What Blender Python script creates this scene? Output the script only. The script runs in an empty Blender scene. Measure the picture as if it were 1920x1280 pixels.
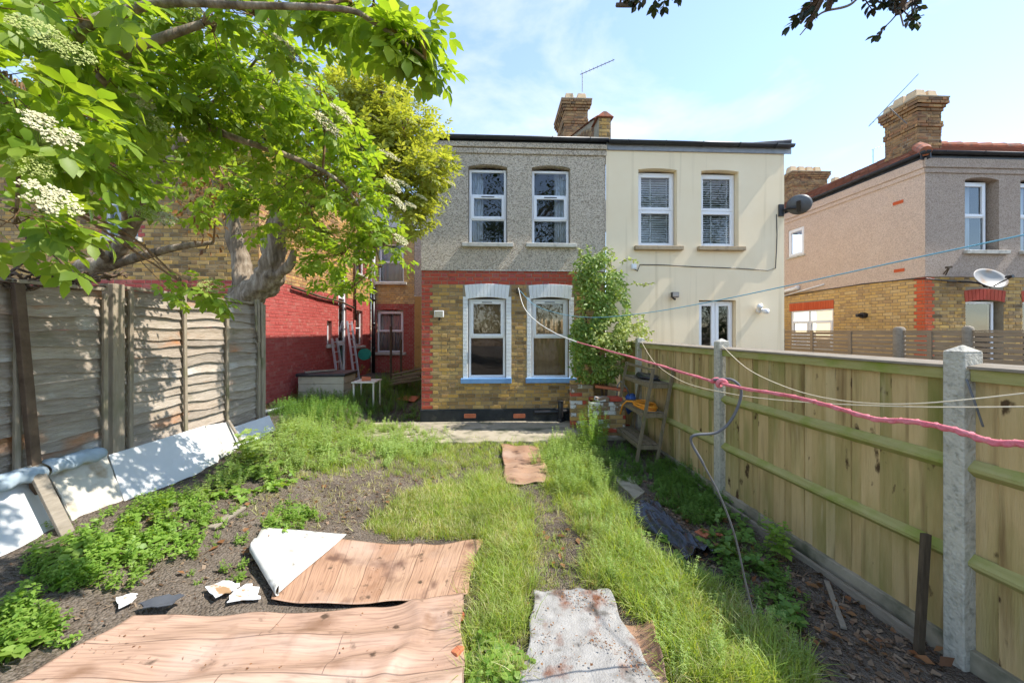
import bpy, math, random
import numpy as np
from mathutils import Vector, Matrix, noise as mnoise
from mathutils.geometry import tessellate_polygon

random.seed(7)
RS = np.random.RandomState(11)
S = bpy.context.scene
COL = S.collection

# ------------------------------------------------------------------ camera
FPX, YAW, HZ = 720.0, math.radians(2.72), 620.0
CAMZ = 1.9
cd = bpy.data.cameras.new('camera'); cam = bpy.data.objects.new('camera', cd); COL.objects.link(cam)
cd.sensor_width = 36.0; cd.lens = 36.0 * FPX / 1920.0
cd.shift_y = (HZ - 640.0) / 1920.0
cd.clip_start = 0.05; cd.clip_end = 3000
cam.location = (0, 0, CAMZ); cam.rotation_euler = (math.radians(90), 0, -YAW)
S.camera = cam

# ------------------------------------------------------------------ sky and sun
SUN_EL = math.radians(52.5)
sun_az = Vector((1.0, -0.09, 0)).normalized()
w = bpy.data.worlds.new('World'); S.world = w; w.use_nodes = True
nt = w.node_tree; nt.nodes.clear()
out = nt.nodes.new('ShaderNodeOutputWorld'); bg = nt.nodes.new('ShaderNodeBackground')
sky = nt.nodes.new('ShaderNodeTexSky'); sky.sky_type = 'NISHITA'; sky.sun_disc = False
sky.sun_elevation = SUN_EL; sky.sun_rotation = math.atan2(sun_az.x, sun_az.y)
sky.air_density = 1.0; sky.dust_density = 0.05; sky.ozone_density = 2.2
tc = nt.nodes.new('ShaderNodeTexCoord'); mp = nt.nodes.new('ShaderNodeMapping')
mp.inputs['Scale'].default_value = (1.0, 1.0, 2.2); mp.inputs['Location'].default_value = (0.35, 0.1, 0.2)
nz = nt.nodes.new('ShaderNodeTexNoise'); nz.inputs['Scale'].default_value = 2.3; nz.inputs['Detail'].default_value = 7
nz.inputs['Roughness'].default_value = 0.55; nz.inputs['Distortion'].default_value = 0.3
rp = nt.nodes.new('ShaderNodeValToRGB'); rp.color_ramp.elements[0].position = 0.50; rp.color_ramp.elements[1].position = 0.74
rp.color_ramp.elements[0].color = (0.12, 0.12, 0.12, 1); rp.color_ramp.elements[1].color = (0.85, 0.85, 0.85, 1)
mx = nt.nodes.new('ShaderNodeMix'); mx.data_type = 'RGBA'
mx.inputs['B'].default_value = (3.2, 3.3, 3.45, 1)
L = nt.links.new
L(tc.outputs['Generated'], mp.inputs['Vector']); L(mp.outputs['Vector'], nz.inputs['Vector'])
L(nz.outputs['Fac'], rp.inputs['Fac']); L(rp.outputs['Color'], mx.inputs['Factor'])
L(sky.outputs['Color'], mx.inputs['A']); L(mx.outputs['Result'], bg.inputs['Color'])
bg.inputs['Strength'].default_value = 0.138
L(bg.outputs['Background'], out.inputs['Surface'])
sd = bpy.data.lights.new('sun', 'SUN'); sun = bpy.data.objects.new('sun', sd); COL.objects.link(sun)
sd.energy = 2.6; sd.angle = math.radians(0.55); sd.color = (1.0, 0.955, 0.88)
to_sun = Vector((sun_az.x * math.cos(SUN_EL), sun_az.y * math.cos(SUN_EL), math.sin(SUN_EL)))
sun.rotation_euler = to_sun.to_track_quat('Z', 'Y').to_euler(); sun.location = (20, -4, 25)
vs = S.view_settings; vs.view_transform = 'Standard'; vs.look = 'None'; vs.gamma = 1; vs.use_curve_mapping = False
vs.exposure = 1.52

# ------------------------------------------------------------------ pixel -> place helpers
cF = Vector((math.sin(YAW), math.cos(YAW), 0)); cR = Vector((math.cos(YAW), -math.sin(YAW), 0)); cO = Vector((0, 0, CAMZ))
def ray(px, py): return cF + cR * ((px - 960) / FPX) + Vector((0, 0, (HZ - py) / FPX))
def atD(px, py, d): return cO + ray(px, py) * d
def onY(px, py, Y): r = ray(px, py); return cO + r * (Y / r.y)
def onX(px, py, X): r = ray(px, py); return cO + r * (X / r.x)
def proj(p):
    q = p - cO; d = q.dot(cF)
    if d < 0.05: return (-9999, -9999)
    return (960 + FPX * q.dot(cR) / d, HZ - FPX * q.z / d)
def sst(a, b, x):
    t = min(1, max(0, (x - a) / (b - a))); return t * t * (3 - 2 * t)
YF = 7.68            # plane of the rear house fronts
XL = -3.09           # left fence line
def right_x(y): return 2.81 - 0.0487 * (y - 2.17)
def gz(x, y):        # the lie of the garden
    z = 0.60 * sst(0.1, 2.85, -x)
    if x > 1.2: z -= 0.09 * sst(1.2, 2.2, x)
    t = sst(5.0, 6.1, y)
    h2 = 0.04 + 0.31 * sst(2.3, 2.9, -x)
    z = z * (1 - t) + h2 * t
    far = sst(9, 30, abs(x)) ; return z * (1 - far)
def grough(x, y):
    a = mnoise.noise(Vector((x * 1.6, y * 1.6, 0.3))) * 0.035 + mnoise.noise(Vector((x * 5, y * 5, 4))) * 0.016 + mnoise.noise(Vector((x * 16, y * 16, 9))) * 0.006
    return a
def gnd(x, y): return gz(x, y) + grough(x, y)
def onG(px, py, up=0.0):
    r = ray(px, py); d = 0.3
    below = lambda t: (cO.z + r.z * t) <= gz(r.x * t, r.y * t) + up
    while d < 60 and not below(d): d += 0.05
    lo, hi = d - 0.05, d
    for _ in range(14):
        m = (lo + hi) / 2
        if below(m): hi = m
        else: lo = m
    p = cO + r * hi
    return Vector((p.x, p.y, gnd(p.x, p.y) + up))
def inpoly(x, y, poly):
    c = False; n = len(poly); j = n - 1
    for i in range(n):
        xi, yi = poly[i]; xj, yj = poly[j]
        if (yi > y) != (yj > y) and x < (xj - xi) * (y - yi) / (yj - yi) + xi: c = not c
        j = i
    return c

# ------------------------------------------------------------------ materials
MATS = {}
def N(nt, t, **kw):
    n = nt.nodes.new(t)
    for k, v in kw.items():
        if k.startswith('i_'): n.inputs[k[2:].replace('_', ' ')].default_value = v
        else: setattr(n, k, v)
    return n
def ramp(nt, cols, pos=None):
    r = nt.nodes.new('ShaderNodeValToRGB'); e = r.color_ramp.elements
    pos = pos or [i / (len(cols) - 1) for i in range(len(cols))]
    while len(e) < len(cols): e.new(0.5)
    for i, c in enumerate(cols):
        e[i].position = pos[i]; e[i].color = (c[0], c[1], c[2], 1)
    return r
def pmat(name, cols, scale=6, detail=6, rough=0.8, bump=0.0, bscale=None, stretch=(1, 1, 1), rand=None, rcols=None, rmix=0.6,
         spec=0.3, dirt=None, metal=0.0, pos=None, voro=None, trans=0.0, sheen=0, bdist=0.01, coat=0):
    """noise-coloured principled material; rand 'object'/'island' shifts pattern and colour per piece; dirt=(colour, scale, lo, hi)"""
    m = bpy.data.materials.new(name); m.use_nodes = True; nt = m.node_tree; nd = nt.nodes; lk = nt.links.new
    b = nd['Principled BSDF']; o = nd['Material Output']
    tc = N(nt, 'ShaderNodeTexCoord'); vec = tc.outputs['Object']
    rv = None
    if rand == 'object': rv = N(nt, 'ShaderNodeObjectInfo').outputs['Random']
    elif rand == 'island': rv = N(nt, 'ShaderNodeNewGeometry').outputs['Random Per Island']
    if rv is not None:
        ad = N(nt, 'ShaderNodeVectorMath', operation='ADD'); ml = N(nt, 'ShaderNodeMath', operation='MULTIPLY'); ml.inputs[1].default_value = 37.0
        lk(rv, ml.inputs[0]); lk(vec, ad.inputs[0]); lk(ml.outputs[0], ad.inputs[1]); vec = ad.outputs[0]
    mp = N(nt, 'ShaderNodeMapping'); mp.inputs['Scale'].default_value = stretch; lk(vec, mp.inputs['Vector'])
    n = N(nt, 'ShaderNodeTexNoise'); n.inputs['Scale'].default_value = scale; n.inputs['Detail'].default_value = detail; n.inputs['Roughness'].default_value = 0.62
    lk(mp.outputs[0], n.inputs['Vector'])
    r = ramp(nt, cols, pos or [0.28 + 0.44 * i / max(1, len(cols) - 1) for i in range(len(cols))]); lk(n.outputs['Fac'], r.inputs['Fac'])
    col = r.outputs['Color']
    if voro:
        vo = N(nt, 'ShaderNodeTexVoronoi'); vo.inputs['Scale'].default_value = voro[0]; lk(vec, vo.inputs['Vector'])
        sp = N(nt, 'ShaderNodeSeparateColor'); lk(vo.outputs['Color'], sp.inputs['Color'])
        r2 = ramp(nt, voro[1], voro[3] if len(voro) > 3 else None); lk(sp.outputs[0], r2.inputs['Fac'])
        m2 = N(nt, 'ShaderNodeMix', data_type='RGBA'); m2.inputs['Factor'].default_value = voro[2]
        lk(col, m2.inputs['A']); lk(r2.outputs['Color'], m2.inputs['B']); col = m2.outputs['Result']
    if rcols is not None and rv is not None:
        r3 = ramp(nt, rcols); lk(rv, r3.inputs['Fac'])
        m3 = N(nt, 'ShaderNodeMix', data_type='RGBA'); m3.inputs['Factor'].default_value = rmix
        lk(col, m3.inputs['A']); lk(r3.outputs['Color'], m3.inputs['B']); col = m3.outputs['Result']
    if dirt:
        for di, dd in enumerate(dirt if isinstance(dirt[0], (list, tuple)) and isinstance(dirt[0][0], (list, tuple)) else [dirt]):
            dn = N(nt, 'ShaderNodeTexNoise'); dn.inputs['Scale'].default_value = dd[1]; dn.inputs['Detail'].default_value = 7
            dmp = N(nt, 'ShaderNodeMapping'); dmp.inputs['Location'].default_value = (3.1 + di * 5, 7.7, 1.3)
            if len(dd) > 4: dmp.inputs['Scale'].default_value = dd[4]
            lk(vec, dmp.inputs['Vector']); lk(dmp.outputs[0], dn.inputs['Vector'])
            dr = ramp(nt, [(0, 0, 0), (1, 1, 1)], [dd[2], dd[3]]); lk(dn.outputs['Fac'], dr.inputs['Fac'])
            m4 = N(nt, 'ShaderNodeMix', data_type='RGBA'); lk(dr.outputs['Color'], m4.inputs['Factor'])
            lk(col, m4.inputs['A']); m4.inputs['B'].default_value = (*dd[0], 1); col = m4.outputs['Result']
    lk(col, b.inputs['Base Color'])
    b.inputs['Roughness'].default_value = rough; b.inputs['Specular IOR Level'].default_value = spec; b.inputs['Metallic'].default_value = metal
    if coat: b.inputs['Coat Weight'].default_value = coat
    if bump:
        bn = N(nt, 'ShaderNodeTexNoise'); bn.inputs['Scale'].default_value = bscale or scale * 4; bn.inputs['Detail'].default_value = 6
        lk(mp.outputs[0], bn.inputs['Vector']); h = bn.outputs['Fac']
        if voro:
            h = N(nt, 'ShaderNodeMath', operation='SUBTRACT'); lk(bn.outputs['Fac'], h.inputs[0]); lk(vo.outputs['Distance'], h.inputs[1]); h = h.outputs[0]
        bp = N(nt, 'ShaderNodeBump'); bp.inputs['Strength'].default_value = bump; bp.inputs['Distance'].default_value = bdist
        lk(h, bp.inputs['Height']); lk(bp.outputs[0], b.inputs['Normal'])
    MATS[name] = m; return m
def leafmat(name, c0, c1, c2, trans=0.45, gloss=0.35, rough=0.45):
    m = bpy.data.materials.new(name); m.use_nodes = True; nt = m.node_tree; nd = nt.nodes; lk = nt.links.new
    b = nd['Principled BSDF']; o = nd['Material Output']
    g = N(nt, 'ShaderNodeNewGeometry'); r = ramp(nt, [c0, c1, c2, c0, c1], [0, .3, .6, .85, 1]); lk(g.outputs['Random Per Island'], r.inputs['Fac'])
    tc = N(nt, 'ShaderNodeTexCoord'); n = N(nt, 'ShaderNodeTexNoise'); n.inputs['Scale'].default_value = 2.2; n.inputs['Detail'].default_value = 3; lk(tc.outputs['Object'], n.inputs['Vector'])
    hs = N(nt, 'ShaderNodeHueSaturation'); lk(r.outputs[0], hs.inputs['Color'])
    mr = N(nt, 'ShaderNodeMapRange'); mr.inputs['To Min'].default_value = 0.62; mr.inputs['To Max'].default_value = 1.4; lk(n.outputs['Fac'], mr.inputs['Value']); lk(mr.outputs[0], hs.inputs['Value'])
    lk(hs.outputs[0], b.inputs['Base Color']); b.inputs['Roughness'].default_value = rough; b.inputs['Specular IOR Level'].default_value = gloss
    t = N(nt, 'ShaderNodeBsdfTranslucent'); tcx = N(nt, 'ShaderNodeMix', data_type='RGBA', blend_type='MULTIPLY'); tcx.inputs['Factor'].default_value = 1
    lk(hs.outputs[0], tcx.inputs['A']); tcx.inputs['B'].default_value = (1.9, 1.75, 0.55, 1); lk(tcx.outputs['Result'], t.inputs['Color'])
    ms = N(nt, 'ShaderNodeMixShader'); ms.inputs[0].default_value = trans; lk(b.outputs[0], ms.inputs[1]); lk(t.outputs[0], ms.inputs[2]); lk(ms.outputs[0], o.inputs['Surface'])
    MATS[name] = m; return m

PEB = [(.10, .075, .055), (.36, .285, .21), (.66, .56, .43), (.76, .665, .54)]
pmat('pebbledash', [(.58, .485, .365), (.68, .58, .45)], scale=3, rough=.95, bump=.8, bscale=80, voro=(60, PEB, .62, [.0, .28, .58, 1]), spec=.1, bdist=.02, dirt=((.16, .145, .12), 1.2, .6, .95, (1, 1, .35)))
PEBP = [(.30, .20, .15), (.58, .43, .33), (.78, .61, .49), (.84, .70, .59)]
pmat('pebbledash_pink_bounce', [(.68, .515, .40), (.76, .60, .48)], scale=3, rough=.95, bump=.7, bscale=90, voro=(74, PEBP, .45, [.0, .25, .6, 1]), spec=.1, bdist=.02)  # side wall's bounced light put into a lighter pink colour
pmat('pebbledash_pink_dim', [(.48, .365, .28), (.56, .445, .35)], scale=3, rough=.95, bump=.7, bscale=90, voro=(74, [(.14, .10, .08), (.36, .275, .215), (.52, .42, .34), (.60, .50, .42)], .5, [.0, .3, .62, 1]), spec=.1, bdist=.02)  # same pebbledash, darkened in its colour for the dimmer front face
pmat('cream_render', [(.86, .70, .47), (.90, .755, .53)], scale=1.3, rough=.9, bump=.12, bscale=60, spec=.15, dirt=((.64, .51, .32), 1.6, .57, .85, (4.5, 4.5, .22)))
STOCK = [(.33, .19, .07), (.62, .36, .09), (.40, .23, .09), (.08, .055, .042), (.60, .40, .16), (.26, .17, .09), (.58, .34, .11), (.14, .10, .065), (.66, .41, .12), (.36, .25, .14), (.22, .13, .07)]
pmat('stock_brick', [(.26, .17, .08), (.50, .32, .11), (.58, .41, .20)], scale=9, rough=.92, bump=.5, bscale=60, rand='object', rcols=STOCK, rmix=.74, spec=.15, dirt=((.10, .085, .065), 14, .58, .8))
pmat('stock_brick_far', [(.26, .17, .08), (.50, .32, .11), (.58, .41, .20)], scale=9, rough=.92, bump=.5, bscale=60, rand='island', rcols=STOCK, rmix=.74, spec=.15, dirt=((.10, .085, .065), 5, .58, .8))
GOLD = [(.62, .38, .12), (.72, .48, .18), (.52, .32, .12), (.74, .54, .26), (.36, .23, .13), (.66, .42, .15)]
pmat('golden_brick', [(.50, .33, .13), (.68, .46, .20)], scale=9, rough=.92, bump=.5, bscale=60, rand='island', rcols=GOLD, rmix=.6, spec=.15, dirt=((.16, .11, .07), 4, .6, .85))
CHB = [(.32, .18, .08), (.20, .12, .07), (.43, .26, .11), (.11, .08, .06), (.36, .16, .08), (.48, .32, .15)]
pmat('chimney_brick', [(.22, .14, .08), (.42, .26, .12)], scale=9, rough=.95, bump=.7, bscale=50, rand='island', rcols=CHB, rmix=.65, spec=.1, dirt=((.07, .06, .05), 5, .55, .75))
pmat('red_painted_brick', [(.36, .06, .05), (.48, .105, .085)], scale=7, rough=.75, bump=.4, bscale=50, rand='island', rcols=[(.30, .045, .038), (.42, .09, .075), (.36, .06, .05)], rmix=.4, spec=.25, dirt=[((.46, .20, .16), 2.2, .52, .8), ((.36, .22, .13), 9, .66, .76)])
pmat('red_brick_piece', [(.38, .065, .045), (.50, .11, .07)], scale=14, rough=.8, bump=.4, bscale=50, rand='object', rcols=[(.36, .05, .03), (.55, .11, .05), (.46, .07, .04)], rmix=.5, spec=.2, dirt=((.30, .17, .10), 11, .64, .74))
pmat('orange_brick', [(.58, .10, .035), (.66, .15, .06)], scale=14, rough=.8, bump=.3, bscale=50, rand='object', rcols=[(.52, .08, .03), (.68, .16, .06)], rmix=.5, spec=.2)
pmat('mortar', [(.27, .215, .14), (.40, .335, .24)], scale=8, rough=.95, bump=.4, bscale=70, spec=.1, dirt=((.13, .11, .085), 3, .6, .85))
pmat('red_mortar', [(.34, .10, .085), (.44, .16, .13)], scale=6, rough=.85, bump=.3, bscale=60, spec=.2, dirt=((.40, .30, .20), 4, .6, .72))
pmat('white_brick_paint', [(.76, .76, .74), (.84, .84, .83)], scale=6, rough=.6, bump=.3, bscale=50, rand='object', spec=.3, dirt=((.50, .48, .43), 9, .66, .85))
pmat('flaking_brick', [(.60, .58, .53), (.70, .68, .64)], scale=6, rough=.85, bump=.5, bscale=40, rand='object', dirt=((.26, .17, .10), 9, .47, .53))
pmat('upvc', [(.80, .80, .81), (.84, .84, .84)], scale=3, rough=.28, spec=.5, dirt=((.62, .62, .58), 7, .66, .9))
pmat('blue_paint', [(.13, .27, .50), (.19, .34, .57)], scale=9, rough=.5, bump=.15, bscale=40, dirt=((.35, .38, .40), 18, .66, .76))
pmat('stone_sill', [(.46, .43, .36), (.60, .57, .50)], scale=9, rough=.9, bump=.3, bscale=60, dirt=((.17, .16, .12), 7, .55, .8))
pmat('brown_sill', [(.36, .27, .17), (.45, .35, .22)], scale=9, rough=.9, bump=.3, bscale=60, dirt=((.14, .12, .09), 9, .55, .8))
pmat('bitumen', [(.010, .013, .016), (.028, .032, .035)], scale=8, rough=.55, bump=.3, bscale=40, dirt=((.10, .10, .08), 6, .6, .85))
pmat('black_plastic', [(.012, .012, .014), (.022, .022, .025)], scale=6, rough=.35, spec=.5)
pmat('gutter_black', [(.014, .016, .02), (.03, .033, .038)], scale=6, rough=.4, spec=.5, dirt=((.12, .12, .10), 8, .62, .9))
pmat('grey_metal', [(.20, .205, .21), (.30, .31, .315)], scale=7, rough=.45, metal=.6, dirt=((.16, .10, .06), 8, .66, .8))
pmat('dish_dark', [(.09, .094, .10), (.14, .145, .15)], scale=7, rough=.5, spec=.4, dirt=((.18, .18, .17), 10, .64, .85))
pmat('dish_pale', [(.30, .285, .26), (.38, .36, .33)], scale=5, rough=.5, spec=.4, dirt=((.36, .22, .11), 4, .52, .7))
pmat('aluminium', [(.55, .56, .57), (.66, .67, .68)], scale=9, rough=.4, metal=.75)
pmat('roof_tile', [(.17, .075, .05), (.29, .115, .07)], scale=6, rough=.85, bump=.4, bscale=30, rand='island', rcols=[(.15, .07, .05), (.32, .13, .075), (.22, .11, .08)], rmix=.5, dirt=((.09, .08, .065), 3, .58, .8))
pmat('slate', [(.07, .072, .08), (.13, .13, .14)], scale=6, rough=.6, bump=.3, bscale=30, rand='island', dirt=((.18, .17, .13), 5, .6, .8))
pmat('coping_tile', [(.30, .09, .05), (.44, .16, .08)], scale=9, rough=.85, bump=.4, bscale=40, rand='object', dirt=((.12, .10, .08), 6, .5, .75))
pmat('chimney_pot', [(.56, .40, .23), (.66, .49, .30)], scale=6, rough=.8, bump=.2, bscale=40, rand='object', dirt=((.25, .18, .12), 6, .58, .85))
pmat('lead', [(.22, .225, .235), (.32, .325, .335)], scale=8, rough=.5, metal=.3)
pmat('concrete_post', [(.48, .445, .365), (.60, .565, .475)], scale=10, rough=.95, bump=1.0, bscale=55, spec=.1, bdist=.012, dirt=[((.27, .26, .215), 30, .50, .80), ((.24, .25, .14), 2.2, .58, .85, (1, 1, .4))])
pmat('concrete_slab', [(.31, .265, .19), (.45, .39, .29)], scale=4, rough=.95, bump=.4, bscale=50, spec=.1, dirt=((.13, .13, .08), 3.5, .5, .7))
pmat('soil', [(.10, .075, .054), (.20, .158, .12), (.27, .22, .172)], scale=3.2, detail=10, rough=.98, bump=1.0, bscale=34, spec=.08, bdist=.02, voro=(70, [(.05, .04, .03), (.14, .115, .09), (.22, .19, .16)], .4), dirt=((.035, .028, .022), 1.1, .55, .75))
GW = [(.46, .32, .14), (.64, .455, .225), (.37, .27, .11), (.55, .39, .175), (.68, .52, .29), (.41, .335, .135)]
pmat('green_stained_board', [(.38, .265, .11), (.56, .405, .19), (.66, .50, .265)], scale=5, stretch=(6, 6, .5), rough=.9, bump=.45, bscale=22, rand='object', rcols=GW, rmix=.55, spec=.15,
     dirt=[((.20, .205, .05), 1.3, .46, .74, (2.5, 2.5, .6)), ((.21, .13, .055), 2.6, .56, .78, (5, 5, .35)), ((.10, .06, .03), 8, .64, .69, (1, 1, .5)), ((.62, .50, .32), 3, .64, .8, (4, 4, .3))])
pmat('mossy_rail', [(.34, .31, .11), (.44, .40, .17)], scale=6, stretch=(5, .6, 5), rough=.92, bump=.4, bscale=24, rand='object', spec=.15, dirt=((.25, .30, .05), 5, .48, .75))
LW = [(.31, .245, .185), (.45, .38, .30), (.25, .205, .16), (.52, .445, .36), (.38, .28, .19)]
pmat('weathered_lap', [(.19, .15, .11), (.38, .315, .25), (.54, .465, .38)], scale=7, stretch=(6, .8, 6), rough=.92, bump=1.0, bscale=26, rand='object', rcols=LW, rmix=.5, spec=.12,
     dirt=[((.46, .20, .08), 1.5, .60, .72, (1, 1, 2)), ((.62, .60, .56), 2.0, .62, .74), ((.16, .15, .08), 3.0, .64, .8)])
pmat('weathered_post', [(.25, .20, .145), (.39, .325, .24)], scale=6, stretch=(6, 6, .7), rough=.93, bump=.5, bscale=26, rand='object', spec=.12, dirt=((.15, .15, .07), 3, .55, .8))
pmat('grey_timber', [(.22, .185, .14), (.35, .30, .235)], scale=7, stretch=(5, 1, 5), rough=.92, bump=.4, bscale=26, rand='object', spec=.12)
pmat('slat_timber', [(.27, .205, .14), (.37, .29, .205)], scale=6, stretch=(6, .7, 6), rough=.9, bump=.3, bscale=26, rand='object', spec=.15)
pmat('dark_timber', [(.06, .042, .026), (.13, .095, .06)], scale=7, stretch=(5, 5, .8), rough=.9, bump=.4, bscale=26, rand='object')
pmat('rack_timber', [(.16, .125, .075), (.27, .215, .14)], scale=7, stretch=(4, 4, 1.2), rough=.9, bump=.4, bscale=30, rand='object', dirt=((.13, .15, .05), 5, .56, .8))
pmat('white_board', [(.64, .64, .62), (.72, .72, .70)], scale=3, rough=.55, bump=.08, bscale=20, spec=.3, dirt=((.44, .38, .30), 5, .66, .82))
pmat('beige_board', [(.58, .53, .43), (.68, .64, .55)], scale=4, rough=.75, bump=.3, bscale=20, dirt=((.36, .26, .16), 6, .56, .72))
pmat('blue_grey_sheet', [(.30, .37, .42), (.42, .49, .54)], scale=5, rough=.6, bump=.2, bscale=20, dirt=((.62, .62, .60), 6, .56, .7))
pmat('lino_back', [(.56, .55, .51), (.66, .65, .61)], scale=6, rough=.8, bump=.1, bscale=60, dirt=[((.22, .20, .16), 13, .58, .74), ((.40, .36, .30), 4, .5, .75)])
pmat('mat_grey', [(.27, .255, .235), (.40, .385, .36)], scale=12, rough=.97, bump=.8, bscale=90, spec=.05, dirt=[((.20, .095, .06), 5.5, .54, .66), ((.09, .075, .06), 7, .55, .70)])
pmat('black_bag', [(.02, .023, .032), (.04, .045, .06)], scale=5, rough=.25, spec=.6, bump=.4, bscale=16)
pmat('slate_scrap', [(.05, .055, .065), (.09, .095, .105)], scale=8, rough=.6)
pmat('white_scrap', [(.72, .71, .68), (.82, .81, .79)], scale=9, rough=.8, dirt=((.33, .20, .10), 13, .56, .66))
pmat('terracotta', [(.46, .13, .06), (.58, .20, .10)], scale=10, rough=.85, bump=.2)
pmat('bark', [(.09, .065, .045), (.26, .20, .14), (.46, .39, .30)], scale=11, stretch=(1.6, 1.6, .25), detail=8, rough=.95, bump=1.0, bscale=12, spec=.1, bdist=.03)
pmat('twig', [(.16, .085, .04), (.28, .17, .085)], scale=9, rough=.85, bump=.2)
pmat('dead_twig', [(.08, .05, .032), (.17, .115, .075)], scale=9, rough=.9, bump=.2)
pmat('green_stem', [(.13, .20, .03), (.20, .28, .05)], scale=9, rough=.6)
pmat('floret', [(.50, .46, .24), (.60, .56, .36)], scale=12, rough=.8)
pmat('floret_bud', [(.34, .38, .10), (.42, .45, .15)], scale=12, rough=.8)
pmat('rope_red', [(.62, .10, .13), (.74, .28, .30)], scale=30, rough=.8, bump=.5, bscale=140)
pmat('rope_white', [(.72, .70, .63), (.80, .78, .72)], scale=30, rough=.7)
pmat('line_cream', [(.70, .58, .40), (.78, .68, .50)], scale=30, rough=.7)
pmat('line_blue', [(.16, .42, .55), (.24, .52, .64)], scale=30, rough=.6)
pmat('cable_grey', [(.11, .11, .115), (.17, .17, .175)], scale=20, rough=.6)
pmat('hose_orange', [(.80, .28, .02), (.86, .36, .04)], scale=9, rough=.4, spec=.5)
pmat('blue_plastic', [(.05, .12, .42), (.09, .19, .55)], scale=8, rough=.4, spec=.5)
pmat('green_plastic', [(.02, .28, .20), (.04, .36, .26)], scale=8, rough=.4, spec=.5)
pmat('beige_plastic', [(.44, .39, .29), (.52, .47, .36)], scale=5, rough=.6, dirt=((.25, .22, .16), 6, .6, .8))
pmat('curtain', [(.62, .66, .74), (.76, .79, .84)], scale=3, rough=.95, stretch=(3, 3, .4))
pmat('curtain_pink', [(.62, .42, .40), (.74, .60, .58)], scale=5, rough=.95, stretch=(4, 4, .3), dirt=((.30, .34, .42), 5, .5, .62, (5, 5, .4)))
pmat('blind_brown', [(.42, .27, .14), (.52, .36, .20)], scale=4, rough=.9, stretch=(12, 12, .5), bump=.2)
pmat('blind_white', [(.76, .77, .79), (.82, .83, .84)], scale=4, rough=.6)
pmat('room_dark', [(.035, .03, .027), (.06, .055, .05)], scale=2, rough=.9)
pmat('room_wood', [(.16, .075, .035), (.24, .12, .06)], scale=3, rough=.7)
leafmat('elder_leaf', (.20, .30, .035), (.28, .37, .06), (.15, .25, .035), trans=.52)
leafmat('elder_leaf_far', (.30, .335, .07), (.36, .38, .10), (.24, .285, .06), trans=.5, gloss=.25)
leafmat('backlit_dark_leaf', (.018, .030, .014), (.030, .042, .020), (.035, .020, .022), trans=.2)  # purple-green plum leaf, its backlit darkness put into the colour
leafmat('tree_leaf', (.035, .070, .018), (.05, .09, .02), (.028, .055, .016), trans=.3)
leafmat('creeper_leaf', (.18, .28, .05), (.30, .38, .10), (.10, .19, .035), trans=.42)
leafmat('creeper_pale', (.33, .38, .10), (.40, .43, .16), (.24, .32, .06), trans=.4)
leafmat('grass_blade', (.29, .38, .075), (.38, .45, .13), (.21, .32, .055), trans=.42, gloss=.35)
leafmat('dry_grass', (.58, .53, .30), (.48, .45, .23), (.38, .40, .16), trans=.3, gloss=.2)
leafmat('weed_leaf', (.20, .33, .05), (.28, .40, .085), (.14, .26, .04), trans=.42)
leafmat('weed_pale', (.28, .39, .11), (.36, .45, .16), (.21, .33, .075), trans=.42)
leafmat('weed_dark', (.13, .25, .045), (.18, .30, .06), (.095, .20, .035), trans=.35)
leafmat('dead_leaf', (.23, .095, .04), (.32, .17, .08), (.14, .07, .035), trans=.2, gloss=.15)
leafmat('debris', (.10, .06, .035), (.30, .22, .15), (.17, .10, .06), trans=.0, gloss=.1)

def glassmat():
    m = bpy.data.materials.new('window_glass'); m.use_nodes = True; nt = m.node_tree; nd = nt.nodes; lk = nt.links.new
    nd.remove(nd['Principled BSDF']); o = nd['Material Output']
    t = N(nt, 'ShaderNodeBsdfTransparent'); t.inputs[0].default_value = (.86, .89, .88, 1)
    g = N(nt, 'ShaderNodeBsdfGlossy'); g.inputs['Roughness'].default_value = .01; g.inputs['Color'].default_value = (1, 1, 1, 1)
    f = N(nt, 'ShaderNodeFresnel'); f.inputs['IOR'].default_value = 1.5
    a = N(nt, 'ShaderNodeMath', operation='MULTIPLY_ADD'); a.inputs[1].default_value = 1.5; a.inputs[2].default_value = .02; a.use_clamp = True
    tc = N(nt, 'ShaderNodeTexCoord'); n = N(nt, 'ShaderNodeTexNoise'); n.inputs['Scale'].default_value = 2.2; lk(tc.outputs['Object'], n.inputs['Vector'])
    bp = N(nt, 'ShaderNodeBump'); bp.inputs['Strength'].default_value = .10; bp.inputs['Distance'].default_value = .02; lk(n.outputs['Fac'], bp.inputs['Height']); lk(bp.outputs[0], g.inputs['Normal'])
    lk(f.outputs[0], a.inputs[0]); ms = N(nt, 'ShaderNodeMixShader'); lk(a.outputs[0], ms.inputs[0]); lk(t.outputs[0], ms.inputs[1]); lk(g.outputs[0], ms.inputs[2]); lk(ms.outputs[0], o.inputs['Surface'])
    MATS['window_glass'] = m
glassmat()
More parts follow.
